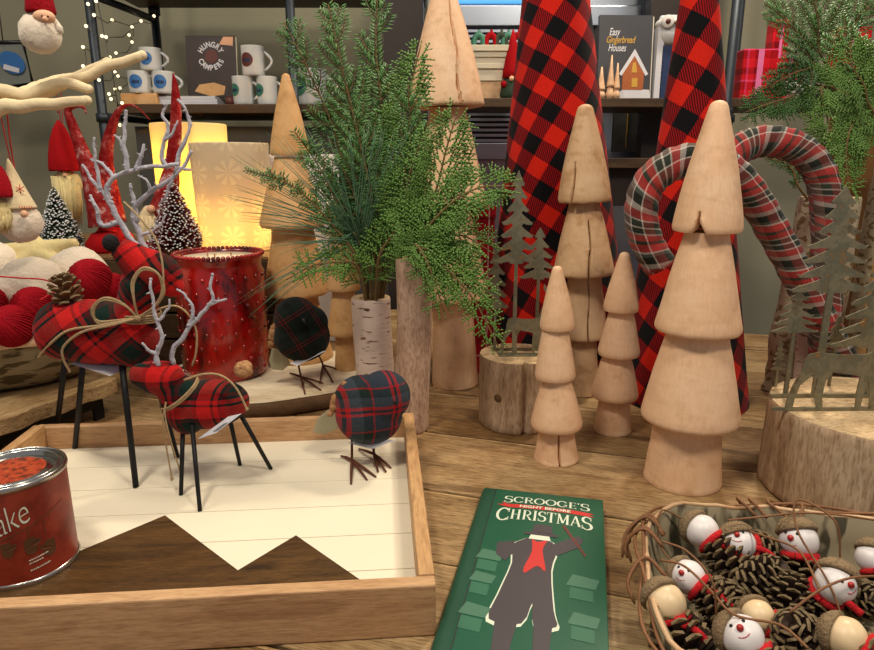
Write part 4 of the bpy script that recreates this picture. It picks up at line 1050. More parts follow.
# hanging gnome with white cap
Y = 1.0; P = at(20, 215, Y); t = thing('gnome_ornament', 'gnome ornament with pointed white cap stitched with a red snowflake, round white beard', 'ornament', P, group='hanging gnome ornaments')
k = S(1, P); L = lambda x, y, dy=0: at(x, y, Y + dy) - P
m = MB(); beard_mesh(m, L(20, 222), 21 * k, 16 * k, 21 * k, 8, 0, .8); m.build('beard', M['white_felt'], t)
m = MB(); prof = [(14 * k, 0), (14.2 * k, .002), (12 * k, .012), (8.5 * k, .03), (5 * k, .05), (2.5 * k, .064), (.6 * k, .072)]
m.lathe(prof, 28, c=L(21, 208, -.004), fn=lambda a, r, z, i: (r, z, -.12 * z, 0)); m.build('cap', M['cream_wool'], t)
m = MB()
for q in range(3):
    a = q * pi / 3 + .5; c_ = L(20, 189, -.0165); d_ = V((cos(a), 0, sin(a))) * 4.5 * k; m.tube([c_ - d_, c_ + d_ + V((0, 0, 0))], .0006, 5)
for q in range(10): x = 10 + q * 2.4; m.tube([L(x, 206, -.0235 + abs(x - 21) * .0007), L(x + .3, 209, -.0238 + abs(x - 21) * .0007)], .0005, 5)
m.build('red_stitching', M['red_cord'], t)
gnome_face(t, L, L(24, 214, -.029), [], 3.6 * k)
m = MB(); strand(m, [L(13, 172, -.0), L(6, 140), L(0, 112)], .0009); strand(m, [L(15, 172), L(10, 140), L(6, 104)], .0011); m.build('cord', M['red_cord'], t)
# hanging gnome with long beard and red felt cap
Y = 1.46; P = at(68, 165, Y); t = thing('gnome_ornament', 'gnome ornament with plain red felt cap and long straight cream beard, hanging under the branch', 'ornament', P, group='hanging gnome ornaments')
k = S(1, P); L = lambda x, y, dy=0: at(x, y, Y + dy) - P
m = MB().lathe([(14 * k, 0), (14.5 * k, .004), (13.5 * k, .028), (10.5 * k, .062), (6 * k, .088), (1 * k, .106)], 30, c=L(65, 171)); m.build('cap', M['red_felt'], t)
m = MB(); beard_mesh(m, L(67, 184, -.002), 14 * k, 11 * k, 14 * k, 5, 90, 2.6); m.build('beard', M['yellow_wool'], t)
gnome_face(t, L, L(65, 175, -.021), [L(62, 172, -.0225), L(68, 172, -.0225)], 2.4 * k, .0012)
m = MB(); strand(m, [L(62, 128), L(59, 110), L(55, 84)], .0008); strand(m, [L(63, 128), L(62, 110), L(60, 84)], .0008); m.ball(L(58, 112), .0022, 8, 6); m.build('cord', M['red_cord'], t)
# gnome cut by the left edge
Y = .98; P = at(2, 190, Y); t = thing('gnome_ornament', 'gnome ornament with dark red cap cut by the left picture edge', 'ornament', P, group='hanging gnome ornaments')
k = S(1, P); L = lambda x, y, dy=0: at(x, y, Y + dy) - P
m = MB().lathe([(16 * k, 0), (16.5 * k, .004), (14 * k, .022), (9 * k, .042), (1 * k, .056)], 30, c=L(-3, 197)); m.build('cap', M['red_knit'], t)
m = MB(); beard_mesh(m, L(-4, 214), 17 * k, 13 * k, 18 * k, 11, 50, .9); m.build('beard', M['yellow_wool'], t)
MB().tube([L(-3, 165), L(-4, 112)], .0008, 6).build('cord', M['red_cord'], t)
# standing gnomes with tall fuzzy hats
def stand_gnome(label, hat, rads, Y, body_c, beard, mat='red_fuzzy', z0=cz):
    x0 = hat[-1]; P = at(x0[0], x0[1], Y); P.z = z0
    t = thing('standing_gnome', label, 'gnome', P, group='gnomes with tall fuzzy hats')
    L = lambda x, y, dy=0: at(x, y, Y + dy) - P
    k = S(1, at(x0[0], x0[1], Y)); Q = spline([L(x, y) for x, y in hat], 7); n = len(Q)
    R_ = []
    for i in range(n):
        f = i / (n - 1) * (len(rads) - 1); a = min(int(f), len(rads) - 2); R_.append((rads[a] + (rads[a + 1] - rads[a]) * (f - a)) * k * (1 + .08 * noise.noise(V((i * .7, 0, Y * 9)))))
    MB().tube(Q, R_, 18).build('hat', M[mat], t)
    h = (L(body_c[0], body_c[1])).z; rb = body_c[2] * k; bx = L(body_c[0], body_c[1]).x
    MB().lathe([(rb * .95, 0), (rb, .006), (rb * .94, h * .5), (rb * .6, h * .95), (rb * .2, h * 1.05)], 28, c=(bx, 0, 0)).build('body', M['red_felt'], t)
    if beard:
        m = MB(); beard_mesh(m, L(beard[0], beard[1], -.02), beard[2] * k, beard[2] * .5 * k, beard[3] * k, 4, 60, 1.1); m.build('beard', M['cream_wool'], t)
        MB().ball(L(beard[0], beard[1] - beard[3] * .85, -.035), 4 * k, 12, 8).build('nose', M['skin'], t)
    return t
stand_gnome('gnome with tall hat curling over at its tip, left of the antlers', [(86, 114), (84, 108), (76, 106), (68, 110), (72, 124), (80, 145), (90, 172), (98, 200), (104, 226)], [.6, 1.2, 1.8, 2.8, 4, 5, 6.5, 9, 12, 14], 1.41, (104, 232, 19), None, z0=cz)
stand_gnome('gnome with tall hat leaning right, seen between the antlers', [(150, 120), (138, 108), (128, 105), (118, 112), (110, 134), (106, 160), (108, 190), (112, 222)], [.4, .8, 1.2, 3, 5, 6.5, 9.5, 14], 1.50, (112, 226, 20), None)
stand_gnome('gnome with straight tall frosted hat, behind the burgundy bottle brush tree', [(173, 73), (175, 86), (176, 110), (175, 140), (172, 168), (166, 200), (160, 226)], [.5, 3, 5, 6, 7, 12, 15], 1.46, (158, 236, 17), (151, 226, 12, 20))

# ============================================================ bottle brush trees
def brush_tree(label, cx, yt, yb, hw, Y, mat, z0):
    P = at(cx, yb, Y); P.z = z0; h = at(cx, yt, Y).z - z0; r = S(hw, at(cx, yb, Y))
    t = thing('bottle_brush_tree', label, 'miniature tree', P, group='frosted bottle brush trees')
    MB().lathe([(r * .45, 0), (r * .45, h * .05), (r * .1, h * .07)], 20).build('stand', M['burlap'], t)
    MB().tube([(0, 0, 0), (0, 0, h * .99)], .0016, 6).build('wire_stem', M['wire'], t)
    m = MB(); s = MB(); N_ = 1500
    for i in range(N_):
        f = 1 - sqrt(1 - (i + .5) / N_ * .995); a = i * 2.39996
        f = (i / N_) ** 1.25 if False else 1 - sqrt(1 - (i + .5) / N_)
        z = h * (.07 + .92 * f); rr = r * (1 - f) ** .9 * U(.82, 1.06) + .002
        d = V((cos(a), sin(a), U(-.12, .30))); b = V((0, 0, z)); e = b + d * rr; n_ = V((-sin(a), cos(a), 0)); w = .0009
        m.add([b + n_ * w, b - n_ * w, e - n_ * w * 1.2, e + n_ * w * 1.2, b + V((0, 0, w * 1.4)), e + V((0, 0, w * 1.4))], [(0, 1, 2, 3), (0, 3, 5, 4), (1, 4, 5, 2), (2, 5, 3)])
        if i % 2 == 0: s.ball(e, (.0021, .0021, .0015), 6, 4)
    m.build('bristles', M[mat], t, fixn=False); s.build('snow_tips', M['snow'], t, fixn=False)
brush_tree('dark green bottle brush tree with snowy tips behind the yarn balls', 63, 186, 256, 21, 1.385, 'brush_green', cz)
brush_tree('burgundy bottle brush tree with snowy tips beside the red jar', 179, 178, 258, 27, 1.39, 'brush_red', cz)

# ============================================================ cream branch stand
P = at(-30, 300, 1.06); P = V((P.x - .02, 1.06 + .13, rz))
P = V((at(-46, 250, 1.0).x, 1.0, 0))
P = V((-.98, .86, rz + .0))
t = thing('ornament_branch_stand', 'cream wrapped branch stand with forked arms holding the gnome ornaments', 'ornament stand', P)
L = lambda x, y, Y: at(x, y, Y) - P
m = MB().tube(spline([V((0, 0, 0)), V((.005, .0, .10)), L(-30, 140, .96), L(-22, 60, .98), L(-18, -20, .98)], 8), .016, 14); m.build('trunk', M['cream_branch'], t)
m.v  # trunk built
MB().lathe([(.055, 0), (.055, .012), (.02, .018)], 32).build('foot_disc', M['carved'], t)
def arm(pts, rs):
    Q = spline([L(*p) for p in pts], 8); n = len(Q)
    Q = [p + V((noise.noise(p * 30), 0, noise.noise(p * 30 + V((9, 0, 0))))) * .004 for p in Q]
    m = MB().tube(Q, [(rs[0] + (rs[1] - rs[0]) * i / (n - 1)) * (1 + .07 * noise.noise(V((i * .8, 1, 0)))) for i in range(n)], 14); m.ball(Q[-1], rs[1] * .98, 12, 8)
    m.build('arm', M['cream_branch'], t)
arm([(-26, 100, .98), (0, 96, 1.0), (30, 96, 1.0), (66, 84, 1.0), (104, 68, 1.0), (143, 54, 1.0)], (.0105, .0065))
arm([(14, 96, 1.02), (30, 90, 1.18), (48, 82, 1.42), (66, 78, 1.46), (86, 72, 1.46), (108, 61, 1.46)], (.009, .008))
arm([(-26, 92, .97), (0, 92, .975), (26, 96, .975), (48, 86, .975), (70, 85, .975), (90, 88, .975)], (.010, .0065))
arm([(-26, 118, .95), (0, 108, .955), (22, 107, .955), (50, 103, .955), (87, 100, .955)], (.012, .0062))
arm([(-20, 0, .98), (5, -38, .96), (42, -60, .95)], (.012, .008))
# ============================================================ tin candle
B = V((-.427, .600, zs)); r = .0494; h = .108
t = thing('tin_candle', 'brick red paint tin candle with silver rims at the left edge of the tray', 'candle', B)
MB().lathe([(r * .985, .005), (r * .985, h - .006)], 72, capb=False, capt=False).build('label_sleeve', M['can_label'], t)
MB().lathe([(r * .95, 0), (r * 1.01, .0006), (r * 1.02, .003), (r * 1.005, .0055), (r * .985, .0062)], 72, capt=False).build('bottom_rim', M['steel'], t)
MB().lathe([(r * .985, h - .0068), (r * 1.01, h - .006), (r * 1.02, h - .0035), (r * 1.005, h - .0005), (r * .975, h), (r * .955, h - .0015), (r * .94, h - .005), (r * .90, h - .0052), (r * .885, h - .001), (r * .86, h), (r * .835, h - .0015), (r * .80, h - .007)], 72, capb=False, capt=False).build('top_rim', M['steel'], t)
MB().lathe([(r * .80, h - .007), (r * .76, h - .0075), (r * .70, h - .004), (r * .63, h - .0036)], 72, capb=False, capt=False).build('lid_ring', M['steel'], t)
MB().lathe([(r * .63, h - .0036), (.0004, h - .0034)], 64, capb=False, capt=False).build('lid', M['can_top'], t)
plab(t.children[-1], 'speckled orange lid disc')
def wrap(ang0, z0, rot=0, eps=.0003):
    def fn(u, v, w):
        uu = u * cos(rot) - v * sin(rot); vv = u * sin(rot) + v * cos(rot)
        a = ang0 + uu / r; rr = r * .985 + eps + w; return V((cos(a) * rr, sin(a) * rr, z0 + vv))
    return fn
ac = atan2(-B.y, -B.x)       # the side that faces the camera
lettering('ake', .037, wrap(ac - .17, .074, .36), M['ink_cream'], t, 'script_lettering', shear=.45, sx=.66, bold=-.0006, space=.92)
def patch(poly, z0, a0_, mat, name, rot=0, eps=.0004, n=1):
    m = MB(); fn = wrap(ac + a0_, z0, rot, eps)
    m.prism(poly, .0002, fn=lambda u, v, w: fn(u, v, w)); return m.build(name, mat, t)
M['label_dark'] = plain('label_dark_print', rgb(92, 58, 32), .5, var=.3)
def mitt(cx, cz_, s, f=1): return [(cx + f * x * s, cz_ + y * s) for x, y in [(-.5, .5), (.4, .6), (.5, .2), (.8, .35), (.95, .05), (.6, -.25), (.5, -.9), (.1, -1.15), (-.35, -1.0), (-.55, -.5)]]
patch(mitt(.0, 0, .0095), .046, -.28, M['label_dark'], 'mitten_print'); patch(mitt(0, 0, .0105), .045, .12, M['label_dark'], 'mitten_print'); patch(mitt(0, 0, .0105, -1), .036, .46, M['label_dark'], 'mitten_print')
m = MB(); fn = wrap(ac, .060, .10)
m.prism([(-.05, 0), (.045, 0), (.045, .0009), (-.05, .0009)], .0002, fn=lambda u, v, w: fn(u, v, w)); 
for i in range(24): pass
seg_ = MB(); fn = wrap(ac, .060, .32, .0004)
for i in range(24):
    u0 = -.05 + i * .004; seg_.prism([(u0, 0), (u0 + .004, 0), (u0 + .004, .0009), (u0, .0009)], .0002, fn=fn)
for k_, a_ in ((0, .10), (1, .40)):
    f2 = wrap(ac + a_, .050, 0, .0004); seg_.prism([(0, 0), (.0008, 0), (.0008, .014), (0, .014)], .0002, fn=f2)
seg_.build('line_print', M['label_dark'], t)
for z_, wdt in ((.027, .016), (.0235, .012), (.016, .018)):
    sg = MB(); f3 = wrap(ac + .05, z_, .12, .0004); u = 0
    while u < wdt:
        l_ = U(.0008, .0022); sg.prism([(u, 0), (u + l_, 0), (u + l_, .0012), (u, .0012)], .0002, fn=f3); u += l_ + .0005
    sg.build('small_print', M['ink_cream'], t)

# ============================================================ the green book
TL = on(482, 487, .016); TR = on(603, 500, .016); TL.z = TR.z = 0
bw = (TR - TL).length; ba = atan2(TR.y - TL.y, TR.x - TL.x); bh = .30
t = thing('green_book', 'dark green gift book lying flat on the table beside the tray', 'book', TL, ba)
# local x to the right, y away from the camera (0 at the far edge, -bh at the near one)
MB().box((bw / 2 + .002, -bh / 2, .0013), (bw - .002, bh, .0026)).build('back_cover', M['green_cover'], t, bevel=.0006)
MB().box((bw / 2 + .001, -bh / 2, .008), (bw - .008, bh - .008, .0108)).build('page_block', M['paper'], t)
MB().box((bw / 2 + .008, -bh / 2, .0148), (bw - .016, bh, .0026)).build('front_cover', M['green_cover'], t, bevel=.0006)
MB().lathe([(.0078, -bh / 2), (.0078, bh / 2)], 24, M=Matrix.Translation((.0078, -bh / 2, .0080)) @ Matrix.Rotation(pi / 2, 4, 'X'), a0=pi / 2, a1=3 * pi / 2).box((.0035 + .008, -bh / 2, .0138), (.009, bh, .0030)).build('spine', M['green_groove'], t)
MB().box((.0185, -bh / 2, .01612), (.0022, bh - .002, .0002)).build('hinge_groove', M['ink_green_dark'], t)
ZC = .0162
def pg(u, v): return V((u, v, ZC))
def flat(e): return lambda u, v, w: V((u, v, ZC + e + w))
def cov(u0, v0, arc=0, sy=1):
    return lambda u, v, w: V((u0 + u, v0 + v * sy - arc * u * u, ZC + .00025 + w))
cx = bw * .545
roman("SCROOGE'S", [.0165, .0145, .0145, .0145, .0145, .0145, .0145, .0145, .0165], bw * .685, cov(cx + .001, -.022, 1.1), M['ink_cream'], t)
lettering('NIGHT BEFORE', .0075, cov(cx, -.0375, 1.2), M['ink_cream'], t, 'title_lettering', bold=.0002, sx=1.18); t.children[-1].location.z += .0003
m = MB()
rb_ = [(-.046, -.031), (-.038, -.0355), (-.026, -.0335), (0, -.0325), (.026, -.0335), (.038, -.0355), (.050, -.038), (.044, -.041), (.051, -.0455), (.038, -.0435), (.026, -.042), (0, -.0405), (-.026, -.042), (-.038, -.0425), (-.050, -.0385), (-.042, -.0365)]
m.prism([(cx + u * 1.15, v) for u, v in rb_], .0002, fn=flat(.0001)); m.build('ribbon_print', M['ink_red'], t)
roman('CHRISTMAS', [.0295, .0225, .0225, .0225, .0225, .0225, .0225, .0225, .0295], bw * .74, cov(cx, -.0565, 1.6), M['ink_cream'], t)
# generic cover picture: an empty winter coat with hat and red scarf, snow edged, faint houses
AE = [0]
def art(poly, mat, e, name):
    AE[0] += 1; q = [p for p in poly]
    if len(poly) > 5: q = [(p.x, p.y) for p in spline([V((u, v, 0)) for u, v in poly + poly[:1]], 3)[:-1]]
    MB().prism(q, .00012, fn=flat(e + .00002 * (AE[0] % 7))).build(name, mat, t)
gx = cx - .006
def sh(pts, ox=gx, oy=-.148, s=1): return [(ox + x * s * .92, oy + y * s * 1.22) for x, y in pts]
coat = [(-.010, .035), (.016, .035), (.026, .020), (.022, -.010), (.028, -.060), (.032, -.078), (.010, -.080), (.006, -.055), (-.002, -.080), (-.034, -.080), (-.030, -.050), (-.022, -.005), (-.026, .020)]
art(sh([(x * 1.07, y * 1.03 - .001) for x, y in coat]), M['ink_cream'], .0001, 'picture_outline')
art(sh(coat), M['ink_dark'], .0003, 'picture_shape'); plab(t.children[-1], 'charcoal coat shape printed on the cover')
art(sh([(-.006, .046), (.020, .046), (.017, .060), (-.003, .060)]), M['ink_dark'], .0003, 'picture_shape')
art(sh([(-.014, .041), (.026, .041), (.026, .0455), (-.014, .0455)]), M['ink_dark'], .0004, 'picture_shape')
art(sh([(-.008, .034), (.018, .034), (.016, .0415), (-.006, .0415)]), M['ink_cream'], .00035, 'picture_shape')
art(sh([(-.004, .034), (.004, .030), (.014, .034), (.010, .018), (.016, -.012), (.006, -.006), (-.006, -.018), (-.008, -.010), (-.002, .014)]), M['ink_red'], .0005, 'bow_print')
art(sh([(.022, .030), (.050, .048), (.056, .042), (.052, .030), (.026, .012)]), M['ink_dark'], .0003, 'picture_shape')
art(sh([(-.024, .028), (-.044, .022), (-.042, .004), (-.030, -.004), (-.022, .010)]), M['ink_dark'], .0003, 'picture_shape')
art(sh([(.030, .062), (.0335, .064), (.060, .018), (.058, .016)]), M['ink_brown'], .0003, 'picture_shape')
art(sh([(-.028, -.080), (-.006, -.080), (-.010, -.112), (-.026, -.112)]), M['ink_dark'], .0003, 'picture_shape')
art(sh([(.010, -.080), (.028, -.080), (.026, -.112), (.012, -.112)]), M['ink_dark'], .0003, 'picture_shape')
for (hx, hy, s) in ((-.050, -.004, 1), (-.052, -.036, .9), (.054, -.026, 1.1), (.056, -.072, 1), (-.052, -.078, 1)):
    art(sh([(hx - .014 * s, hy), (hx - .008 * s, hy + .014 * s), (hx + .018 * s, hy + .010 * s), (hx + .014 * s, hy - .002)]), M['ink_sage'], .0001, 'house_print')
    art(sh([(hx - .010 * s, hy - .002), (hx + .012 * s, hy - .004), (hx + .012 * s, hy - .018), (hx - .010 * s, hy - .016)]), M['ink_sage2'] if 'ink_sage2' in M else M['green_groove'], .00012, 'house_print')

# ============================================================ basket of snowman ornaments
bz = .056
c0 = V((.345, .520, 0))
pA = on(684, 508, bz + .01); pB = on(874, 520, bz + .01); pC = on(640, 640, bz)
c0 = V((.370, .486, 0)); RX, RY, RA = .184, .148, radians(-14)
t = thing('vine_basket', 'shallow bark basket edged with twisted vines, full of snowman ornaments', 'basket', c0, RA)
def rim_pt(a, k=1, z=bz):
    e = 3.5; ca, sa_ = cos(a), sin(a); f = (abs(ca) ** e + abs(sa_) ** e) ** (-1 / e); return V((ca * f * RX * k, sa_ * f * RY * k, z))
m = MB(); N_ = 96; vs = []
prof = [(.86, .0), (.90, .006), (.97, .03), (1.0, bz), (.965, bz), (.93, .03), (.86, .008), (.0, .005)]
def jag(a, i): return .006 * noise.noise(V((cos(a) * 6, sin(a) * 6, 0))) if i in (3, 4) else 0
for i, (k_, z) in enumerate(prof):
    for j in range(N_):
        a = 2 * pi * j / N_; p = rim_pt(a, max(k_, .002) * (1 + .012 * noise.noise(V((cos(a) * 9, sin(a) * 9, z * 60)))), z + jag(a, i)); vs.append(p)
fs = [tuple(range(N_))[::-1]]
for i in range(len(prof) - 1):
    for j in range(N_): fs.append((i * N_ + j, i * N_ + (j + 1) % N_, (i + 1) * N_ + (j + 1) % N_, (i + 1) * N_ + j))
m.add(vs, fs); m.build('bark_wall', M['basket_bark'], t)
edge_ = MB(); edge_.tube([rim_pt(2 * pi * j / 96, .985, bz + .001 + jag(2 * pi * j / 96, 4)) for j in range(97)], .0024, 6, cap=False); edge_.build('bark_edge', M['carved_grey'], t)
for s_ in range(2):
    m = MB(); ph = s_ * 1.3; pts = []
    for j in range(97):
        a = 2 * pi * j / 96; p = rim_pt(a, 1.02 + .022 * sin(5 * a + ph * 2), bz - .002 + .007 * cos(4 * a + ph) + .003 * noise.noise(V((cos(a) * 4, sin(a) * 4, ph)))); pts.append(p)
    m.tube(pts, .0016, 7, cap=False); m.build('rim_vine', M['vine'], t)
rr = random.Random(11)
for s_ in range(14):
    a = rr.uniform(pi * .45, pi * 1.3) if s_ < 9 else rr.uniform(0, 2 * pi)
    p = rim_pt(a, 1.0, bz); d = rim_pt(a, 1.0, 0).normalized(); q = V((-d.y, d.x, 0))
    w = rr.uniform(-.05, .05)
    MB().tube(spline([p - d * .02 + q * w * .3 + V((0, 0, -.004)), p + V((0, 0, .008)), p + d * .014 + q * w * .6 + V((0, 0, -.008)), p + d * rr.uniform(.006, .016) + q * w + V((0, 0, -rr.uniform(.015, .04)))], 5), [.0018] * 15 + [.0008], 6).build('vine_tendril', M['vine'], t)

def ornament(label, hx, hy, Rpx, zc, face, cone_dir, headmat='head_white', cap_dir=None, cone=True, conesz=1.0, loop=None):
    """hx, hy: where the head sits in the photo; face: None or (dx, dy) looking direction in photo px units"""
    P = on(hx, hy, zc); r = S(Rpx, P); t = thing('snowman_ornament', label, 'ornament', P, group='pinecone snowman ornaments')
    right = V((1, 0, 0)); view = (EYE - P).normalized(); up_ = view.cross(right).normalized(); right = up_.cross(view)
    cd = (right * cone_dir[0] + up_ * cone_dir[1] + view * cone_dir[2]).normalized()
    hd = MB().ball((0, 0, 0), (r, r, r * .97), 28, 20, fn=lambda d: 1 + .03 * noise.noise(d * 2)); hd = hd.build('head', M[headmat], t)
    if cone:
        m = MB(); Lc = r * 3.0 * conesz; zc_ = cd * (r * .72 + Lc * .5); Rm = (-cd).to_track_quat('Z', 'Y').to_matrix().to_4x4()
        pinecone_mesh(m, zc_, r * 1.45 * conesz, Lc, 58, Rm); m.build('pinecone', [M['cone_scale'], M['cone_tip']], t)
        m = MB(); e1 = cd.orthogonal().normalized(); e2 = cd.cross(e1)
        m.tube([cd * r * .80 + (e1 * cos(a * pi / 12) + e2 * sin(a * pi / 12)) * r * .80 for a in range(25)], r * .20, 8, cap=False)
        s1 = cd * r * .9 + view * r * .7; m.tube(spline([s1, s1 + right * r * .9 - up_ * r * .3, s1 + right * r * 1.5 - up_ * r * .9], 4), r * .19, 8)
        m.build('scarf', M['chenille'], t)
    if face:
        fd = (right * face[0] + up_ * face[1] + view * face[2]).normalized()
        fu = up_ - fd * up_.dot(fd); fu.normalize(); fr = fu.cross(fd)
        roll = face[3] if len(face) > 3 else 0
        fu, fr = fu * cos(roll) + fr * sin(roll), fr * cos(roll) - fu * sin(roll)
        def F_(x, y, k_=1.0): return (fd + fr * x + fu * y).normalized() * r * k_
        MB().ball(F_(0, 0, 1.02), r * .17, 12, 8).build('nose', M['nose_red'], hd)
        for s in (-1, 1): MB().ball(F_(s * .34, .30, .985), r * .085, 10, 6).build('eye', M['black'], hd)
        MB().tube([F_(x * .1, -.36 - .10 * (1 - (x / 3) ** 2), .995) for x in range(-3, 4)], r * .025, 5).build('mouth', M['nose_red'], hd)
    cap_dir = cap_dir or (0, 1, -.3); kd = (right * cap_dir[0] + up_ * cap_dir[1] + view * cap_dir[2]).normalized()
    Rm = kd.to_track_quat('Z', 'Y').to_matrix().to_4x4()
    m = MB(); m.lathe([(r * .80, r * .42), (r * 1.04, r * .40), (r * 1.10, r * .52), (r * 1.0, r * .82), (r * .7, r * 1.13), (r * .25, r * 1.24), (r * .08, r * 1.34), (r * .06, r * 1.5)], 28, M=Rm)
    for i in range(160):
        f = (i + .5) / 160; a = i * 2.39996; rad = r * 1.07 * sqrt(f); z = r * (1.25 - .72 * f ** 1.6)
        p = Rm @ V((cos(a) * rad, sin(a) * rad, z)); m.ball(p, r * .075, 5, 4)
    m.build('acorn_cap', M['acorn'], t)
    if loop:
        b = kd * r * 1.3; pts = [b] + [right * x * r + up_ * y * r + view * z * r for x, y, z in loop]
        m = MB(); m.tube(spline(pts, 8), r * .055, 6); m.build('twig_loop', M['vine'], t)
    return t
ornament('snowman ornament seen from behind, white head nearest the far left corner of the basket', 702, 531, 16.5, .050, None, (.75, -.9, .2), cap_dir=(-.75, .5, -.5), loop=[(-2.2, 1.2, .3), (-2.5, -.6, .6), (-1.6, -2.0, 1.2), (.4, -3.2, 1.6), (3.0, -5.2, 1.5)], conesz=.9)
ornament('snowman ornament looking over a pinecone near the far edge of the basket', 739, 543, 16, .048, (-.05, .55, 1, .15), (.6, -.2, -.8), cap_dir=(-.25, 1, -.3), conesz=.8)
ornament('smiling snowman ornament at the middle of the far edge of the basket', 799, 540, 18, .052, (-.42, .12, 1, .12), (-.1, -1, -.1), cap_dir=(-.1, 1, -.2), conesz=.9)
ornament('smiling snowman ornament at the left side of the basket', 688, 577, 17, .050, (-.35, .25, 1, .35), (.8, -.8, .1), cap_dir=(-.75, .35, -.6), conesz=.8)
ornament('snowman ornament with blank cream head at the left side above the largest pinecone', 666, 603, 19.5, .052, None, (.25, -1, -.12), 'head_cream', cap_dir=(-.55, .85, -.5), conesz=1.15)
ornament('smiling snowman ornament at the near edge of the basket, tilted face', 742, 636, 21, .060, (-.02, .36, 1, -.35), (.5, -1, -.3), cap_dir=(-.95, .5, -.5), loop=[(-.9, 2.4, .8), (-1.8, 3.8, .9), (-3.0, 4.4, .7)])
ornament('snowman ornament mostly buried between pinecones, only a cream head showing', 758, 616, 16, .046, None, (.8, -.6, -.3), 'head_cream', cap_dir=(-.4, .6, -.9), conesz=.9)
ornament('snowman ornament looking to the right at the right side of the basket', 835, 584, 19.5, .056, (.72, -.05, .8, -.3), (-.7, -.6, -.5), cap_dir=(.4, .95, -.5), loop=[(.6, 3.0, .6), (-.9, 4.2, .6), (-1.2, 2.6, .9), (-.2, -.2, 1.3), (.1, -3.2, 1.0)], conesz=.8)
ornament('snowman ornament with blank cream head at the lower right of the basket', 846, 637, 20, .060, None, (.9, -.9, -.2), 'head_cream', cap_dir=(-.95, .45, -.3))
ornament('snowman ornament with white head cut by the right edge of the picture', 872, 558, 15, .048, None, (.1, -1, 0), cap_dir=(.3, 1, -.4), conesz=.8)
for (px, py, z_, sz, rx, ry, lab) in ((762, 580, .036, .021, .4, .5, 'loose pinecone in the middle of the basket'), (790, 600, .034, .020, -.6, .3, 'loose pinecone right of the middle of the basket'),
                             (722, 600, .034, .020, 1.2, .2, 'loose pinecone between the two cream heads'), (800, 640, .038, .022, .3, -.6, 'loose pinecone at the near edge of the basket'), (862, 600, .034, .018, .9, 0, 'loose pinecone beside the right edge of the picture')):
    P = on(px, py, z_); m = MB(); pinecone_mesh(m, (0, 0, 0), sz, sz * 2.1, 58, Matrix.Rotation(rx, 4, 'X') @ Matrix.Rotation(ry, 4, 'Y'))
    o = m.build('pinecone', [M['cone_scale'], M['cone_tip']], None); o.location = P; tag(o, lab, 'pinecone', 'loose pinecones in the basket')
for pts, lab in (([(728, 520, .075), (760, 517, .078), (800, 513, .078), (840, 515, .076), (874, 520, .07)], 'long thin twig arching along the far edge of the basket'),
            ([(660, 560, .07), (684, 566, .08), (710, 590, .08), (735, 615, .078), (780, 625, .07), (808, 648, .07)], 'long thin twig crossing the near left of the basket'),
            ([(745, 530, .06), (770, 538, .072), (800, 552, .066), (820, 590, .06)], 'thin twig between the far snowmen'),
            ([(790, 612, .07), (820, 590, .085), (850, 578, .08), (880, 576, .075)], 'thin twig over the right hand snowman')):
    P0 = on(*pts[0]); o = MB().tube(spline([on(*p) - P0 for p in pts], 8), .0011, 6).build('twig', M['vine'], None); o.location = P0; tag(o, lab, 'twig')

# ============================================================ shelves behind the table
YS = 2.05
zsf = at(300, 104, YS).z
def X(px, Y=YS, y=100): return at(px, y, Y).x
t = thing('pipe_shelf', 'left pipe shelf unit of dark boards with string lights and mugs', 'shelf', (X(92), 2.05, FLZ))
o_ = V((X(92), 2.05, FLZ))
ztop = at(200, 8, 2.42).z
def bx(x0, x1, y0, y1, z0, z1): return MB().box(V(((x0 + x1) / 2, (y0 + y1) / 2, (z0 + z1) / 2)) - o_, (x1 - x0, y1 - y0, z1 - z0))
bx(X(116), X(424), 2.05, 2.42, zsf - .026, zsf).build('shelf_board', M['shelf_wood'], t, bevel=.002)
bx(X(96), X(424), 2.02, 2.42, ztop, ztop + .04).build('shelf_board', M['shelf_wood'], t, bevel=.002)
bx(X(120), X(400), 2.13, 2.44, FLZ + .1, zsf - .06).build('lower_panel', M['charcoal'], t)
for px, Y in ((95, 2.04), (158, 2.40), (292, 2.03), (420, 2.2)):
    x = X(px, Y, 50); m = MB().tube([V((x, Y, FLZ)) - o_, V((x, Y, 1.3)) - o_], .0135, 14)
    for z in (zsf - .04, ztop - .015): m.tube([V((x, Y, z - .012)) - o_, V((x, Y, z + .012)) - o_], .019, 14)
    m.build('post', M['pipe'], t)
for z in (at(155, 20, 2.40).z, zsf - .035):
    MB().tube([V((X(95, 2.04, 50), 2.04, z)) - o_, V((X(158, 2.40, 50), 2.40, z)) - o_], .011, 12).build('side_rail', M['pipe'], t)
bx(X(386), X(424), 2.0, 2.06, FLZ, 1.4).build('upright_board', M['dark_wood'], t)
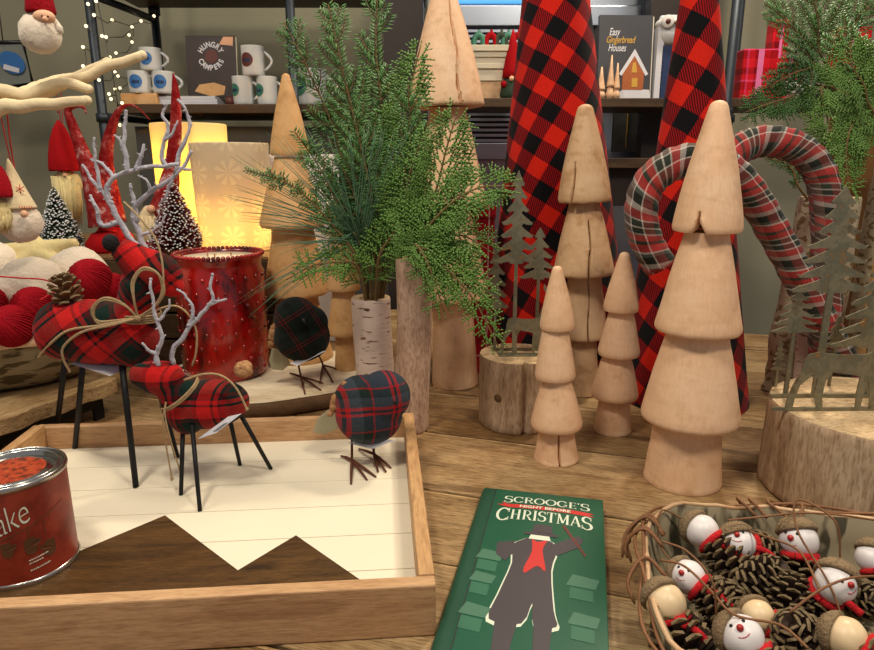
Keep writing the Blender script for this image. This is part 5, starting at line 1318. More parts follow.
# right unit
zr = at(640, 98, YS).z
t = thing('pipe_shelf', 'right pipe shelf unit holding the gingerbread book and red plaid packs', 'shelf', (X(728), 2.05, FLZ))
o_ = V((X(728), 2.05, FLZ))
bx(X(440), X(900), 2.05, 2.30, zr - .026, zr).build('shelf_board', M['shelf_wood'], t, bevel=.002)
zr2 = at(640, 158, YS).z
bx(X(590), X(718), 2.05, 2.30, zr2 - .03, zr2).build('shelf_board', M['shelf_wood'], t, bevel=.002)
bx(X(592), X(700), 2.1, 2.30, at(640, 207, YS).z, zr2 - .03).build('lower_panel', M['dark_wood'], t)
bx(X(664), X(716), 2.24, 2.30, zr2, 1.3).build('upright_board', M['dark_wood'], t)
for px, Y in ((732, 2.03), (736, 2.36)):
    x = X(px, Y, 50); m = MB().tube([V((x, Y, FLZ)) - o_, V((x, Y, 1.3)) - o_], .0135, 14)
    for z in (zr - .04,): m.tube([V((x, Y, z - .012)) - o_, V((x, Y, z + .012)) - o_], .019, 14)
    m.build('post', M['pipe'], t)
# ---- string lights
SL = [(134, 10), (154, 16), (141, 21), (112, 20), (94, 15), (88, 4), (86, 26), (102, 36), (106, 37), (132, 27), (129, 35), (132, 42), (116, 53), (110, 57), (83, 47), (83, 66), (99, 80), (115, 72), (118, 76), (129, 72), (120, 88), (115, 89), (109, 94), (111, 99), (122, 103), (120, 125), (96, 1)]
P0 = at(88, 4, 2.0); t = thing('string_lights', 'warm white fairy lights draped over the left shelf post', 'string lights', P0)
pts = []
for i, (x, y) in enumerate(SL):
    Y = 2.0 if x < 108 else 2.30
    if y > 90: Y = 2.0
    p = at(x, y, Y) - P0; pts.append(p)
    MB().ball(p, .0048, 10, 8).build('bulb', M['bulb'], t)
Q = []
for a, b in zip(pts, pts[1:]): Q += [a, a.lerp(b, .5) + V((0, .01, -.012))]
MB().tube([q + V((0, .008, 0)) for q in Q + [pts[-1]]], .0013, 5).build('cable', M['wire'], t)

# ---- mugs
def mug(label, px, pyb, w, h_, Y, z, print_mat, ang, grp, right=True, flip=False, ring=None):
    x = X(px, Y, pyb); P = V((x, Y, z)); t = thing('mug', label, 'mug', P, group=grp); r = S(w / 2, P); h = S(h_, P)
    MB().lathe([(r * .90, 0), (r * .97, .003), (r, .01), (r * 1.03, h - .002), (r * 1.03, h), (r * .97, h), (r * .93, .006), (.0005, .005)], 36, capt=False).build('cup', M['mug_white'], t)
    s = 1 if right else -1
    MB().tube([V((s * (r + .001 + r * .66 * sin(pi * q / 10)), 0, h * (.20 + .62 * q / 10))) for q in range(11)], r * .13, 8).build('handle', M['mug_white'], t)
    a0_ = FA + ang; m = MB(); fn = lambda u, v, w_: V((cos(a0_ + u / r) * (r * 1.022 + .0006 + w_), sin(a0_ + u / r) * (r * 1.022 + .0006 + w_), h * .52 + v))
    n = 24; R1 = r * .60
    # a fan keeps the wrapped round print close to the cup
    for q in range(n):
        a, b = 2 * pi * q / n, 2 * pi * (q + 1) / n
        m.prism([(cos(a) * R1 * .5, sin(a) * R1 * .5), (cos(a) * R1, sin(a) * R1), (cos(b) * R1, sin(b) * R1), (cos(b) * R1 * .5, sin(b) * R1 * .5)], .0003, fn=fn)
        m.prism([(0, 0), (cos(a) * R1 * .5, sin(a) * R1 * .5), (cos(b) * R1 * .5, sin(b) * R1 * .5)], .0003, fn=fn)
    pr_ = m.build('round_print', print_mat, t)
    m = MB(); fn2 = lambda u, v, w_: fn(u, v, w_ + .0006)
    for q in range(-2, 3): m.prism([(q * R1 * .22, -.28 * R1), (q * R1 * .22 + R1 * .18, -.34 * R1), (q * R1 * .22 + R1 * .18, (.10 + .1 * (q % 2)) * R1), (q * R1 * .22, .16 * R1)], .0003, fn=fn2)
    m.build('print_detail', ring or M['ink_navy'], pr_)
    return t
zb = at(140, 94, 2.10).z
t = thing('wood_plank', 'short rough plank under the lower blue print mugs', 'plank', (X(145, 2.12), 2.12, zsf))
MB().box((0, 0, (zb - zsf) / 2), (S(36, V((0, 2.12, .7))), .09, zb - zsf)).build('plank', M['carved_warm'], t, bevel=.003)
hm = S(21, V((0, 2.1, zb)))
mug('mug with blue round print, lower left of the stack of three', 141, 94, 21.5, 21, 2.10, zb, M['ink_blue'], .0, 'mugs with blue round print')
mug('mug with blue round print, lower right of the stack of three', 165, 94, 21.5, 21, 2.11, zb, M['ink_blue'], .0, 'mugs with blue round print')
mug('mug with blue round print, on top of the stack of three', 152, 72, 20.5, 21.5, 2.105, zb + hm + .001, M['ink_blue'], -.1, 'mugs with blue round print')
hz = S(27, V((0, 2.1, zsf)))
mug('mug with small green print, lower left of the right mug stack', 244, 104, 20, 27, 2.10, zsf, M['ink_green'], -.7, 'mugs on the right of the left shelf')
mug('mug with small green print, lower right of the right mug stack', 268, 104, 20, 27, 2.11, zsf, M['ink_green'], -.7, 'mugs on the right of the left shelf')
mug('mug with brown round print, on top of the right mug stack', 254, 76, 22, 28, 2.105, zsf + hz + .001, M['ink_brown'], -.35, 'mugs on the right of the left shelf')
mug('white mug behind the shelf post, half hidden by fir needles', 312, 104, 30, 34, 2.12, zsf, M['ink_green'], -.7, 'mugs on the right of the left shelf')
# magazines and the campers book
for i, (dx, w_) in enumerate(((0, .20), (.004, .19), (-.003, .195))):
    h_ = .0085; P = V((X(192, 2.16) + dx, 2.16, zsf + i * (h_ + .0005)))
    o = MB().box((0, 0, h_ / 2), (w_, .13, h_)).build('magazine', M['tag'], None); o.location = P
    tag(o, ['white magazine at the bottom of the pile on the left shelf', 'white magazine in the middle of the pile on the left shelf', 'white magazine on top of the pile, under the campers book'][i], 'magazine', 'white magazines on the left shelf')
P = V((X(214, 2.14), 2.14, zsf + .0275))
bw_, bh_ = S(49, P), S(58, P)
t = thing('campers_book', 'dark photographic cookbook lettered HUNGRY CAMPERS, standing on the white magazines', 'book', P)
t.rotation_euler = (radians(-6), 0, 0)
M['photo_dark'] = plain('dark_photo_cover', rgb(58, 46, 40), .4, var=.5, scale=14)
MB().box((0, 0, bh_ / 2), (bw_, .014, bh_)).build('cover', M['photo_dark'], t)
MB().box((.002, .0, bh_ / 2), (bw_ + .001, .010, bh_ - .006)).build('pages', M['paper'], t)
fp = lambda ux, uz: (lambda u, v, w: V((ux + u, -.0075 - w, uz + v)))
m = MB(); n = 24; cz2 = bh_ * .66; R1 = bw_ * .13
m.prism([(cos(2 * pi * q / n) * R1, sin(2 * pi * q / n) * R1) for q in range(n)], .0004, fn=fp(0, cz2)); m.build('round_badge', M['ink_brown'], t)
m = MB(); m.prism([(-.05, -.02), (.0, -.035), (.04, -.03), (.045, -.005), (.01, .006), (-.035, .0)], .0004, fn=fp(-.005, bh_ * .2)); m.build('food_photo', M['carved_warm'], t)
m = MB(); m.prism([(-.02, -.008), (.022, -.012), (.024, .014), (-.006, .014)], .0004, fn=fp(bw_ * .30, bh_ * .90)); m.build('food_photo', M['skin'], t)
for word, top in (('HUNGRY', True), ('CAMPERS', False)):
    for i, ch in enumerate(word):
        n = len(word); a = (pi / 2 - (i - (n - 1) / 2) * .42) if top else (-pi / 2 + (i - (n - 1) / 2) * .38)
        rot = a - pi / 2 if top else a + pi / 2; RR = bw_ * .225
        def fn(u, v, w, a=a, rot=rot): return V((cos(a) * RR + u * cos(rot) - v * sin(rot), -.0082 - w, cz2 + sin(a) * RR + u * sin(rot) + v * cos(rot)))
        lettering(ch, .022, fn, M['tag'], t, 'cover_letter', bold=.0008, sx=.85)
P = V((X(231, 2.10), 2.09, zsf)); o = MB().lathe([(.012, 0), (.014, .01), (.012, .022), (.0005, .024)], 20).build('brown_jar', M['ink_brown'], None); o.location = P; tag(o, 'tiny brown jar beside the lower green print mug', 'jar')

# ---- picture on the left wall
Yw = 2.3
P = at(8, 62, Yw)
t = thing('hanging_sign', 'glass sign in black frame with blue oval print at the top left', 'sign', P)
a, b, c_, d = at(-30, 43, Yw) - P, at(23, 42, Yw) - P, at(33, 84, Yw) - P, at(-30, 92, Yw) - P
M['sign_glass'] = plain('pale_grey_sign', rgb(128, 132, 124), .2, var=.1)
ofs = V((0, .006, 0)); MB().hexa([d, c_, b, a, d + ofs, c_ + ofs, b + ofs, a + ofs]).build('panel', M['sign_glass'], t)
MB().tube([a, b, c_, d], .007, 8).build('frame', M['black'], t)
el = lambda cx_, cy_, rx_, ry_, n=24: [(cx_ + rx_ * cos(2 * pi * q / n), cy_ + ry_ * sin(2 * pi * q / n)) for q in range(n)]
qx = at(13, 63, Yw) - P
MB().prism(el(0, 0, .042, .035), .001, fn=lambda u, v, w: V((qx.x + u, -.006 + w, qx.z + v - .2 * u))).build('oval_print', M['ink_blue'], t)
MB().prism([(-.03, -.02), (.02, -.032), (.024, -.018), (-.025, -.004)], .001, fn=lambda u, v, w: V((qx.x + u, -.009 + w, qx.z + v))).build('print_detail', M['tag'], t)
MB().tube([at(3, 42, Yw) - P, at(-5, -20, Yw) - P], .002, 6).build('cord', M['wire'], t)

# ---- display cooler behind the right shelf
Yc = 2.40
P = V((X(540, Yc), 2.47, FLZ)); t = thing('display_cooler', 'stainless display cooler with louvred vents and blue lit panel behind the shelves', 'cooler', P)
def cb(px0, px1, py0, py1, y0, y1): 
    a = at(px0, py1, Yc); b = at(px1, py0, Yc); return MB().box(V(((a.x + b.x) / 2, (y0 + y1) / 2, (a.z + b.z) / 2)) - P, (b.x - a.x, y1 - y0, b.z - a.z))
zt_ = at(500, -60, Yc).z
a = at(428, 157, Yc); b = at(660, 157, Yc)
MB().box(V(((a.x + b.x) / 2, 2.49, (FLZ + zt_) / 2)) - P, (b.x - a.x, .16, zt_ - FLZ)).build('body', M['stainless'], t)
cb(450, 560, -40, 3, 2.395, 2.41).build('blue_lit_panel', M['screen'], t, bevel=.002)
cb(440, 640, 6, 27, 2.385, 2.41).build('header', M['stainless'], t, bevel=.004)
m = MB()
for i in range(22):
    y = 30 + i * 5.2
    if y < 140: b_ = cb(440, 586, y, y + 2.6, 2.392, 2.41); m.v and None; m.add(b_.v, b_.f, sm=False)
m.build('louvres', M['stainless'], t)
cb(436, 590, 28, 143, 2.402, 2.412).build('vent_recess', M['louvre'], t)
cb(440, 600, 143, 160, 2.38, 2.41).build('bottom_bar', M['stainless'], t, bevel=.003)
cb(592, 612, 24, 80, 2.392, 2.411).build('small_vent', M['louvre'], t)
cb(612, 664, 104, 152, 2.402, 2.412).build('door_glass', M['charcoal'], t)
cb(600, 613, 104, 150, 2.39, 2.411).build('door_frame', M['stainless'], t); cb(636, 641, 104, 150, 2.39, 2.411).build('door_frame', M['stainless'], t)
cb(625, 628, 108, 148, 2.39, 2.4).build('handle', M['ink_gold'], t); plab(t.children[-1], 'upright yellow strip painted as a reflection in the door glass')  # gold strip stands for a yellow reflection in the glass, not a real handle

# ---- planter with felt hooks
zc = at(500, 82, 2.12).z; x0, x1 = X(466, 2.12), X(530, 2.12)
P = V(((x0 + x1) / 2, 2.14, zr)); t = thing('box_stand', 'small pale wooden box under the ribbed planter', 'box', P)
MB().box((-.03, 0, (zc - zr) / 2), ((x1 - x0) * .55, .09, zc - zr)).build('box_body', M['carved_grey'], t, bevel=.002)
P = V(((x0 + x1) / 2, 2.14, zc)); t = thing('ribbed_planter', 'cream ribbed planter on the shelf between the tallest carved tree and the plaid cone', 'planter', P)
hp = at(500, 47, 2.12).z - zc; w0 = (x1 - x0) / 2
m = MB()
for i, (f0, f1, e) in enumerate(((0, .34, -.006), (.34, .5, 0), (.5, .66, -.003), (.66, .82, .002), (.82, 1, .007))):
    m.box((0, 0, hp * (f0 + f1) / 2), (2 * (w0 + e), .11 + 2 * e, hp * (f1 - f0)))
m.build('planter_body', M['cream_paint'] if 'cream_paint' in M else M['wax'], t, bevel=.002)
for i, (px, c_) in enumerate(((478, 'ink_green'), (490, 'red_felt'), (500, 'brush_green'), (507, 'ink_green'), (517, 'red_knit'))):
    b = V((X(px, 2.12), 2.13, zc + hp + .0)); t2 = thing('felt_sprig', ['teal', 'bright red', 'dark green', 'grey green', 'crimson'][i] + ' curled felt sprig standing in the ribbed planter', 'felt decoration', b, group='felt sprigs in the planter')
    MB().tube(spline([V((-.012, 0, -.01)), V((-.014, 0, .02)), V((-.002, 0, .036)), V((.012, 0, .026)), V((.016, 0, -.006))], 5), .0085, 8).build('curl', M[c_], t2)
    MB().tube([V((0, 0, .03)), V((.002, 0, .05))], .004, 6).build('stem', M[c_], t2)
b = V((X(511, 2.06), 2.085, zr)); t = thing('standing_gnome', 'small gnome with bright red pointed hat on the shelf beside the planter', 'gnome', b)
hh = S(26, b)
MB().lathe([(.028, 0), (.032, .01), (.026, .05), (.012, .065)], 24).build('body', M['brush_green'], t)
MB().lathe([(.030, 0), (.028, .02), (.020, .06), (.012, .10), (.002, .135)], 24, c=(.004, 0, .060)).build('hat', M['red_felt'], t)
MB().ball((0, -.030, .055), .008, 10, 8).build('nose', M['skin'], t)
MB().ball((-.022, -.02, .04), .010, 10, 8).build('mitten', M['red_knit'], t)

# ---- gingerbread book
P = V((X(624, 2.10), 2.12, zr)); bw_, bh_ = S(53, P), S(79, P)
t = thing('gingerbread_book', 'dark grey baking book with gingerbread house picture standing on the right shelf', 'book', P); t.rotation_euler = (radians(-4), 0, radians(3))
M['grey_cover'] = plain('dark_grey_cover', rgb(66, 66, 70), .4, var=.08)
MB().box((0, 0, bh_ / 2), (bw_, .016, bh_)).build('cover', M['grey_cover'], t)
MB().box((.003, 0, bh_ / 2), (bw_ + .001, .012, bh_ - .006)).build('pages', M['paper'], t)
fq = lambda ux, uz, e=0: (lambda u, v, w: V((ux + u, -.0086 - e - w, uz + v)))
lettering('Easy', .030, fq(-bw_ * .22, bh_ * .80), M['tag'], t, 'title_lettering', shear=.3, sx=.6, bold=.0003)
lettering('Gingerbread', .028, fq(-bw_ * .10, bh_ * .71), M['ink_gold'], t, 'title_lettering', shear=.3, sx=.62, bold=.0003)
lettering('Houses', .030, fq(-bw_ * .16, bh_ * .615), M['tag'], t, 'title_lettering', shear=.3, sx=.6, bold=.0003)
hx_, hz_ = bw_ * .18, bh_ * .12
MB().prism([(-.062, -.03), (.055, -.03), (.05, .0), (-.03, .005)], .0004, fn=fq(hx_, hz_)).build('snow_print', M['tag'], t)
MB().prism([(-.036, 0), (.030, 0), (.032, .052), (.0, .105), (-.034, .052)], .0004, fn=fq(hx_, hz_, .0006)).build('house_print', M['gingerbread'] if 'gingerbread' in M else M['tabl'] if 'tabl' in M else M['pot_brown'], t)
m = MB(); m.prism([(-.046, .046), (-.038, .040), (0, .098), (.036, .040), (.044, .046), (0, .118)], .0004, fn=fq(hx_, hz_, .0012)); m.build('roof_print', M['tag'], t)
m = MB(); m.prism([(-.006, .008), (.012, .008), (.012, .034), (-.006, .034)], .0004, fn=fq(hx_, hz_, .0012)); m.prism([(-.008, .050), (.010, .050), (.004, .080), (-.004, .078)], .0004, fn=fq(hx_, hz_, .0012)); m.build('window_print', M['ink_gold'], t)
for i, (px, w_, top) in enumerate(((604, .013, 66), (613.5, .011, 54), (620, .010, 62))):
    P2 = V((X(px, 2.02), 2.068, zr)); h_ = at(px, top, 2.05).z - zr
    tt = thing('wooden_cone_tree', ['short', 'tallest', 'slim'][i] + ' tiny wooden cone tree before the gingerbread book', 'wooden tree', P2, group='tiny wooden trees on the shelf')
    MB().lathe([(w_, 0), (w_ * 1.1, .012), (w_ * .8, h_ * .22), (w_ * .55, h_ * .26)], 24).build('base', M['carved'], tt)
    MB().lathe([(w_ * .5, h_ * .27), (w_ * 1.05, h_ * .275), (w_ * .95, h_ * .33), (w_ * .4, h_ * .75), (w_ * .15, h_)], 24).build('tier', M['carved'], tt)
P = V((X(655, 2.12) + .004, 2.15, zr)); t = thing('white_book', 'thin white spined book beside the gingerbread book', 'book', P)
MB().box((-.009, 0, .105), (.0022, .06, .21)).box((.009, 0, .105), (.0022, .06, .21)).box((0, -.029, .105), (.0202, .0022, .21)).build('cover', M['tag'], t)
MB().box((0, .002, .105), (.0156, .054, .204)).build('pages', M['paper'], t)
P = V((X(665, 2.12), 2.15, zr)); t = thing('blue_book', 'dark blue book standing right of the white spined book', 'book', P)
MB().box((-.018, 0, .078), (.0022, .06, .156)).box((.018, 0, .078), (.0022, .06, .156)).box((0, -.029, .078), (.0382, .0022, .156)).build('cover', M['ink_navy'], t)
MB().box((0, .002, .078), (.0336, .054, .150)).build('pages', M['paper'], t)
# owl
zo = zr + .1565; P = V((X(666, 2.14), 2.14, zo)); t = thing('ceramic_owl', 'white ceramic owl with dark ringed eyes peeking past the right plaid cone', 'owl', P)
k = S(1, P); m = MB(); hO = at(668, 17, 2.14).z - zo
m.ball((0, 0, hO * .36), (.046, .04, hO * .38), 26, 18); m.ball((-.004, -.004, hO * .74), (.048, .042, hO * .25), 26, 18)
for i in range(7): m.ball((-.034 + i * .011, -.01, hO * (.955 - .006 * abs(i - 3))), .009, 10, 8)
m.build('body', M['mug_white'], t, remesh=.003)
for s in (-1, 1):
    c_ = V((s * .022 - .004, -.040, hO * .76)); MB().lathe([(.019, 0), (.017, .003), (.0005, .001)], 24, M=Matrix.Translation(c_) @ Matrix.Rotation(s * .35, 4, 'Z') @ Matrix.Rotation(pi / 2, 4, 'X')).build('eye_disc', M['white_card'], t)
    MB().ball(c_ + V((0, -.003, 0)), .0075, 12, 8).build('eye', M['ink_brown'], t)
MB().tube([V((-.004, -.044, hO * .72)), V((-.004, -.054, hO * .66))], [.006, .001], 8).build('beak', M['acorn'], t)

# ---- bright red plaid packs on the right
for i, (px0, px1, pyt, Y, lab) in enumerate(((735, 770, 50, 2.12, 'low bright red plaid pack beside the right shelf post'), (762, 778, 21, 2.22, 'tall red plaid pack behind the low one'), (772, 792, 58, 2.10, 'red plaid pack half hidden by fir needles'), (826, 858, 28, 2.16, 'red plaid pack seen between the fir sprays at the right'))):
    x0, x1 = X(px0, Y), X(px1, Y); h_ = at(px0, pyt, Y).z - zr; P = V(((x0 + x1) / 2, Y, zr)); t = thing('plaid_pack', lab, 'package', P, group='red plaid packs on the right shelf')
    MB().box((0, 0, h_ / 2), (x1 - x0 - .002, .05, h_)).build('pack_body', M['red_plaid_pack'], t, bevel=.003)
    MB().box((0, -.0262, h_ / 2), ((x1 - x0) * .16, .001, h_ * .98)).build('pink_band', M['pink'] if 'pink' in M else M['skin'], t)
P = V((X(796, 2.08), 2.10, zr)); t = thing('white_bowl', 'small white bowl on the right shelf behind the fir needles', 'bowl', P)
MB().lathe([(.02, 0), (.03, .004), (.055, .05), (.052, .05), (.026, .008), (.0005, .006)], 32, capt=False).build('bowl_body', M['mug_white'], t)
MB().lathe([(.022, 0), (.022, .003)], 24).build('foot_ring', M['mug_white'], t)

# ============================================================ evergreen sprays in the vases
def spindle(m, a, b, w, th, nrm):
    d = (b - a); 
    if d.length < 1e-6: return
    s = d.normalized().cross(nrm)
    if s.length < 1e-3: s = d.normalized().orthogonal()
    s = s.normalized() * w; n_ = nrm * th; c = a.lerp(b, .45)
    m.add([a, c + s, c + n_, c - s, c - n_, b], [(0, 1, 2), (0, 2, 3), (0, 3, 4), (0, 4, 1), (5, 2, 1), (5, 3, 2), (5, 4, 3), (5, 1, 4)])
def fir_shoot(m, ms, P, r, needle, nrm, rr, dens=.0044):
    """a stem set with flat needles combed to both sides"""
    ms.tube(P, [r * (1 - .6 * i / len(P)) for i in range(len(P))], 6)
    L = 0; nxt = .006; tot = sum((b - a).length for a, b in zip(P, P[1:]))
    for a, b in zip(P, P[1:]):
        l = (b - a).length; t_ = (b - a).normalized()
        while nxt < L + l:
            p = a.lerp(b, (nxt - L) / l); s = t_.cross(nrm).normalized(); f = nxt / tot
            nl = needle * (1 - .45 * f ** 3) * rr.uniform(.8, 1.12)
            for sg in (-1, 1):
                d = (s * sg * rr.uniform(.75, 1) + t_ * rr.uniform(.45, .8) + nrm * rr.uniform(-.12, .38)).normalized()
                spindle(m, p, p + d * nl, .0015, .0006, nrm)
            if rr.random() < .55:
                d = (nrm * .8 + t_ * .6 + s * rr.uniform(-.5, .5)).normalized(); spindle(m, p, p + d * nl * .8, .0014, .0006, s)
            nxt += dens
        L += l
def fir_branch(label, V_, pts, side, seed, name='fir_branch', mat='fir', needle=.0195, grp=None, drop=0):
    rr = random.Random(seed); base = V_[0] if V_ else pts[0]
    P0 = pts[0].copy(); t = thing(name, label, 'branch', P0, group=grp)
    m = MB(); ms = MB(); Q = spline([p - P0 for p in pts], 8)
    nrm = V((rr.uniform(-.25, .25), -.92, rr.uniform(.1, .5))).normalized()
    n = len(Q); ms.tube(Q, [.0024 * (1 - .6 * i / n) for i in range(n)], 7)
    i0 = int(n * .30); fir_shoot(m, ms, Q[i0:], .0015, needle, nrm, rr)
    tot = sum((b - a).length for a, b in zip(Q, Q[1:]))
    k = 0
    cnt = max(4, int(tot * .70 / .027))
    for j in range(cnt):
        f = .26 + .70 * j / cnt; i = min(n - 2, int(f * (n - 1))); t_ = (Q[i + 1] - Q[i]).normalized(); s = t_.cross(nrm).normalized()
        for sg in (-1, 1):
            if rr.random() < .12: continue
            l = side * (1.05 - .75 * f) * rr.uniform(.75, 1.15)
            d = (s * sg * .8 + t_ * .85 + nrm * rr.uniform(-.25, .4)).normalized()
            p = Q[i]; S1 = spline([p, p + d * l * .5, p + (d + t_ * .35 + V((0, 0, -.12))).normalized() * l], 4)
            fir_shoot(m, ms, S1, .0011, needle * .92, nrm, rr)
    m.build('needles', M[mat], t, fixn=False); ms.build('stem', M['twig'], t, fixn=False)
    return t
def cedar_branch(label, pts, side, seed, grp=None, nrm=None, mat='cedar', stemw=.0026, dens=1.0):
    rr = random.Random(seed); P0 = pts[0].copy(); t = thing('cedar_branch', label, 'branch', P0, group=grp)
    m = MB(); ms = MB(); Q = spline([p - P0 for p in pts], 8); n = len(Q)
    nrm = V(nrm).normalized() if nrm else V((rr.uniform(-.3, .3), -.9, rr.uniform(.1, .5))).normalized()
    ms.tube(Q, [stemw * (1 - .65 * i / n) for i in range(n)], 7)
    tot = sum((b - a).length for a, b in zip(Q, Q[1:])); cnt = max(5, int(tot / .0175 * dens))
    def blade(p, d, l, w):
        N = max(2, int(l / .0042)); s = d.cross(nrm).normalized(); prev = p
        for q in range(N):
            e = p + d * l * (q + 1) / N; spindle(m, prev - d * .0008, e + d * .0012, w * (1 - .4 * q / N), w * .55, nrm); prev = e
    for j in range(cnt):
        f = .16 + .84 * j / cnt; i = min(n - 2, int(f * (n - 1))); t_ = (Q[i + 1] - Q[i]).normalized(); s = t_.cross(nrm).normalized()
        for sg in (-1, 1):
            l = side * 1.08 * (1.0 - .80 * f ** 1.3) * rr.uniform(.7, 1.15) * (.55 + .45 * min(1, f * 4))
            d = (s * sg * .85 + t_ * .75 + nrm * rr.uniform(-.10, .14)).normalized()
            blade(Q[i], d, l, .0024)
            s2 = d.cross(nrm).normalized(); c2 = int(l / .0115)
            for q in range(1, c2 + 1):
                p = Q[i] + d * l * q / (c2 + 1)
                for g2 in (-1, 1):
                    d2 = (d * .95 + s2 * g2 * .65 + nrm * rr.uniform(-.06, .1)).normalized(); l2 = (.027 * (1 - .65 * q / (c2 + 1)) + .005) * rr.uniform(.7, 1.2)
                    blade(p, d2, l2, .0023)
                    if l2 > .024:
                        for g3 in (-1, 1): blade(p + d2 * l2 * .5, (d2 + s2 * g3 * .8).normalized(), l2 * .45, .0014)
    blade(Q[-1], (Q[-1] - Q[-2]).normalized(), .012, .001)
    m.build('foliage', M[mat], t, fixn=False); ms.build('stem', M['twig'], t, fixn=False)
    return t
def pine_tuft(label, pts, dirs, seed, grp=None):
    rr = random.Random(seed); P0 = pts[0].copy(); t = thing('pine_sprig', label, 'branch', P0, group=grp)
    m = MB(); ms = MB(); Q = spline([p - P0 for p in pts], 6); ms.tube(Q, [.0026 * (1 - .5 * i / len(Q)) for i in range(len(Q))], 7)
    for e in dirs:
        e = e - P0
        for q in range(3):
            b = Q[-1 - rr.randrange(0, min(8, len(Q)))]; ee = e + V((rr.uniform(-.012, .012), rr.uniform(-.02, .02), rr.uniform(-.012, .012)))
            mid = b.lerp(ee, .5) + V((0, 0, .006)); m.tube([b, b.lerp(mid, .5) + V((0, 0, .002)), mid, mid.lerp(ee, .5) + V((0, 0, .0015)), ee], [.0007, .0007, .0006, .0005, .0002], 4)
    m.build('needles', M['fir_blue'], t, fixn=False); ms.build('stem', M['twig'], t, fixn=False)
_, B1, h1, r1 = V1; _, B2, h2, r2 = V2
def start(B, h, dx, dy): return V((B.x + dx, B.y + dy, B.z + h - .035))
gL = 'evergreen sprigs in the white birch vase'
def PT(*a): return [at(x, y, Y) for x, y, Y in a]
fir_branch('fir branch reaching up left to a bare brown tip near the shelf post', None, [start(B1, h1, -.008, 0)] + PT((366, 262, 1.04), (352, 200, 1.03), (334, 130, 1.02), (308, 70, 1.01), (284, 22, 1.0)), .085, 1, grp=gL)
fir_branch('tallest left fir branch, its tip beside the shelf post top', None, [start(B1, h1, 0, -.004)] + PT((376, 250, 1.03), (368, 180, 1.01), (352, 110, 1.0), (338, 50, .99), (328, 4, .985)), .085, 2, grp=gL)
fir_branch('upright fir branch leaving the top of the picture', None, [start(B1, h1, .006, .004)] + PT((384, 250, 1.06), (386, 180, 1.06), (382, 110, 1.06), (376, 50, 1.06), (378, -14, 1.06)), .085, 3, grp=gL)
fir_branch('middle fir branch filling the centre of the bouquet', None, [start(B1, h1, .004, .008)] + PT((380, 255, 1.08), (372, 200, 1.09), (362, 150, 1.09), (356, 96, 1.09)), .095, 4, grp=gL)
fir_branch('fir branch pointing left towards the candles', None, [start(B1, h1, -.01, .002)] + PT((360, 250, 1.02), (336, 200, 1.0), (318, 165, .99), (295, 132, .98)), .060, 5, grp=gL)
fir_branch('low fir sprig reaching far left over the carved tree', None, [start(B1, h1, -.010, -.004)] + PT((358, 262, 1.0), (330, 222, .985), (292, 186, .98), (246, 170, .975)), .045, 6, grp=gL, needle=.012)
fir_branch('fir branch leaning right towards the tallest carved tree', None, [start(B1, h1, .010, 0)] + PT((392, 244, 1.03), (402, 190, 1.02), (410, 140, 1.01), (408, 84, 1.0)), .075, 7, grp=gL)
fir_branch('short dense fir sprig low in the bouquet', None, [start(B1, h1, .002, -.010)] + PT((374, 262, 1.01), (366, 225, 1.0), (350, 185, 1.0), (338, 160, 1.0)), .075, 8, grp=gL, mat='fir_dark')
cedar_branch('cedar spray with lacy tips reaching right over the tallest carved tree', [start(B1, h1, .010, .006)] + PT((388, 240, 1.05), (398, 170, 1.03), (408, 100, 1.02), (420, 48, 1.01)), .070, 9, grp=gL)
cedar_branch('low cedar sprig drooping left towards the dark bird', [start(B1, h1, -.006, -.010)] + PT((358, 268, 1.0), (338, 262, .985), (312, 266, .975), (286, 280, .97)), .034, 10, grp=gL)
cedar_branch('small cedar sprig at the neck of the white birch vase', [start(B1, h1, .004, -.012)] + PT((378, 262, 1.0), (390, 238, .99), (404, 222, .985), (420, 214, .98)), .042, 11, grp=gL)
pd = [at(x, y, Y) for x, y, Y in [(238, 152, 1.0), (245, 168, .97), (232, 186, .99), (240, 206, 1.0), (246, 218, .98), (228, 192, 1.0), (256, 226, 1.0), (262, 140, 1.02), (282, 138, 1.02), (300, 120, 1.03), (330, 134, 1.0), (345, 132, .98), (362, 126, .97), (374, 128, .98), (386, 132, .97), (398, 140, .98), (420, 122, .98), (430, 146, 1.0), (270, 210, .96), (268, 240, .97), (285, 250, .96), (242, 302, .97), (250, 318, .96), (268, 296, .97), (290, 170, .96), (310, 160, .95), (320, 200, .95), (340, 180, .95)]]
pine_tuft('long needled pine sprig fanning out over the snowflake candle', [start(B1, h1, -.002, -.008)] + PT((370, 268, 1.01), (362, 248, 1.0), (354, 232, .99)), pd, 12, grp=gL)
gR = 'cedar sprays in the brownish birch vase'
cedar_branch('broad cedar fan rising right from the brownish birch vase', [start(B2, h2, .004, 0)] + PT((420, 230, .99), (436, 190, .975), (446, 150, .965), (456, 116, .96)), .085, 20, grp=gR, dens=1.1)
cedar_branch('cedar fan pointing right over the metal firs', [start(B2, h2, .008, -.002)] + PT((424, 236, .97), (448, 206, .955), (478, 188, .945), (510, 186, .94)), .070, 21, grp=gR, dens=1.1)
cedar_branch('cedar spray drooping low before the grey log block', [start(B2, h2, .008, -.010)] + PT((420, 248, .955), (446, 268, .94), (474, 300, .935), (498, 346, .93)), .055, 22, grp=gR, dens=1.2)
cedar_branch('short cedar spray hanging over the rim of the brownish birch vase', [start(B2, h2, .002, -.012)] + PT((414, 246, .955), (424, 256, .935), (434, 280, .93), (444, 312, .93)), .042, 23, grp=gR, dens=1.2)
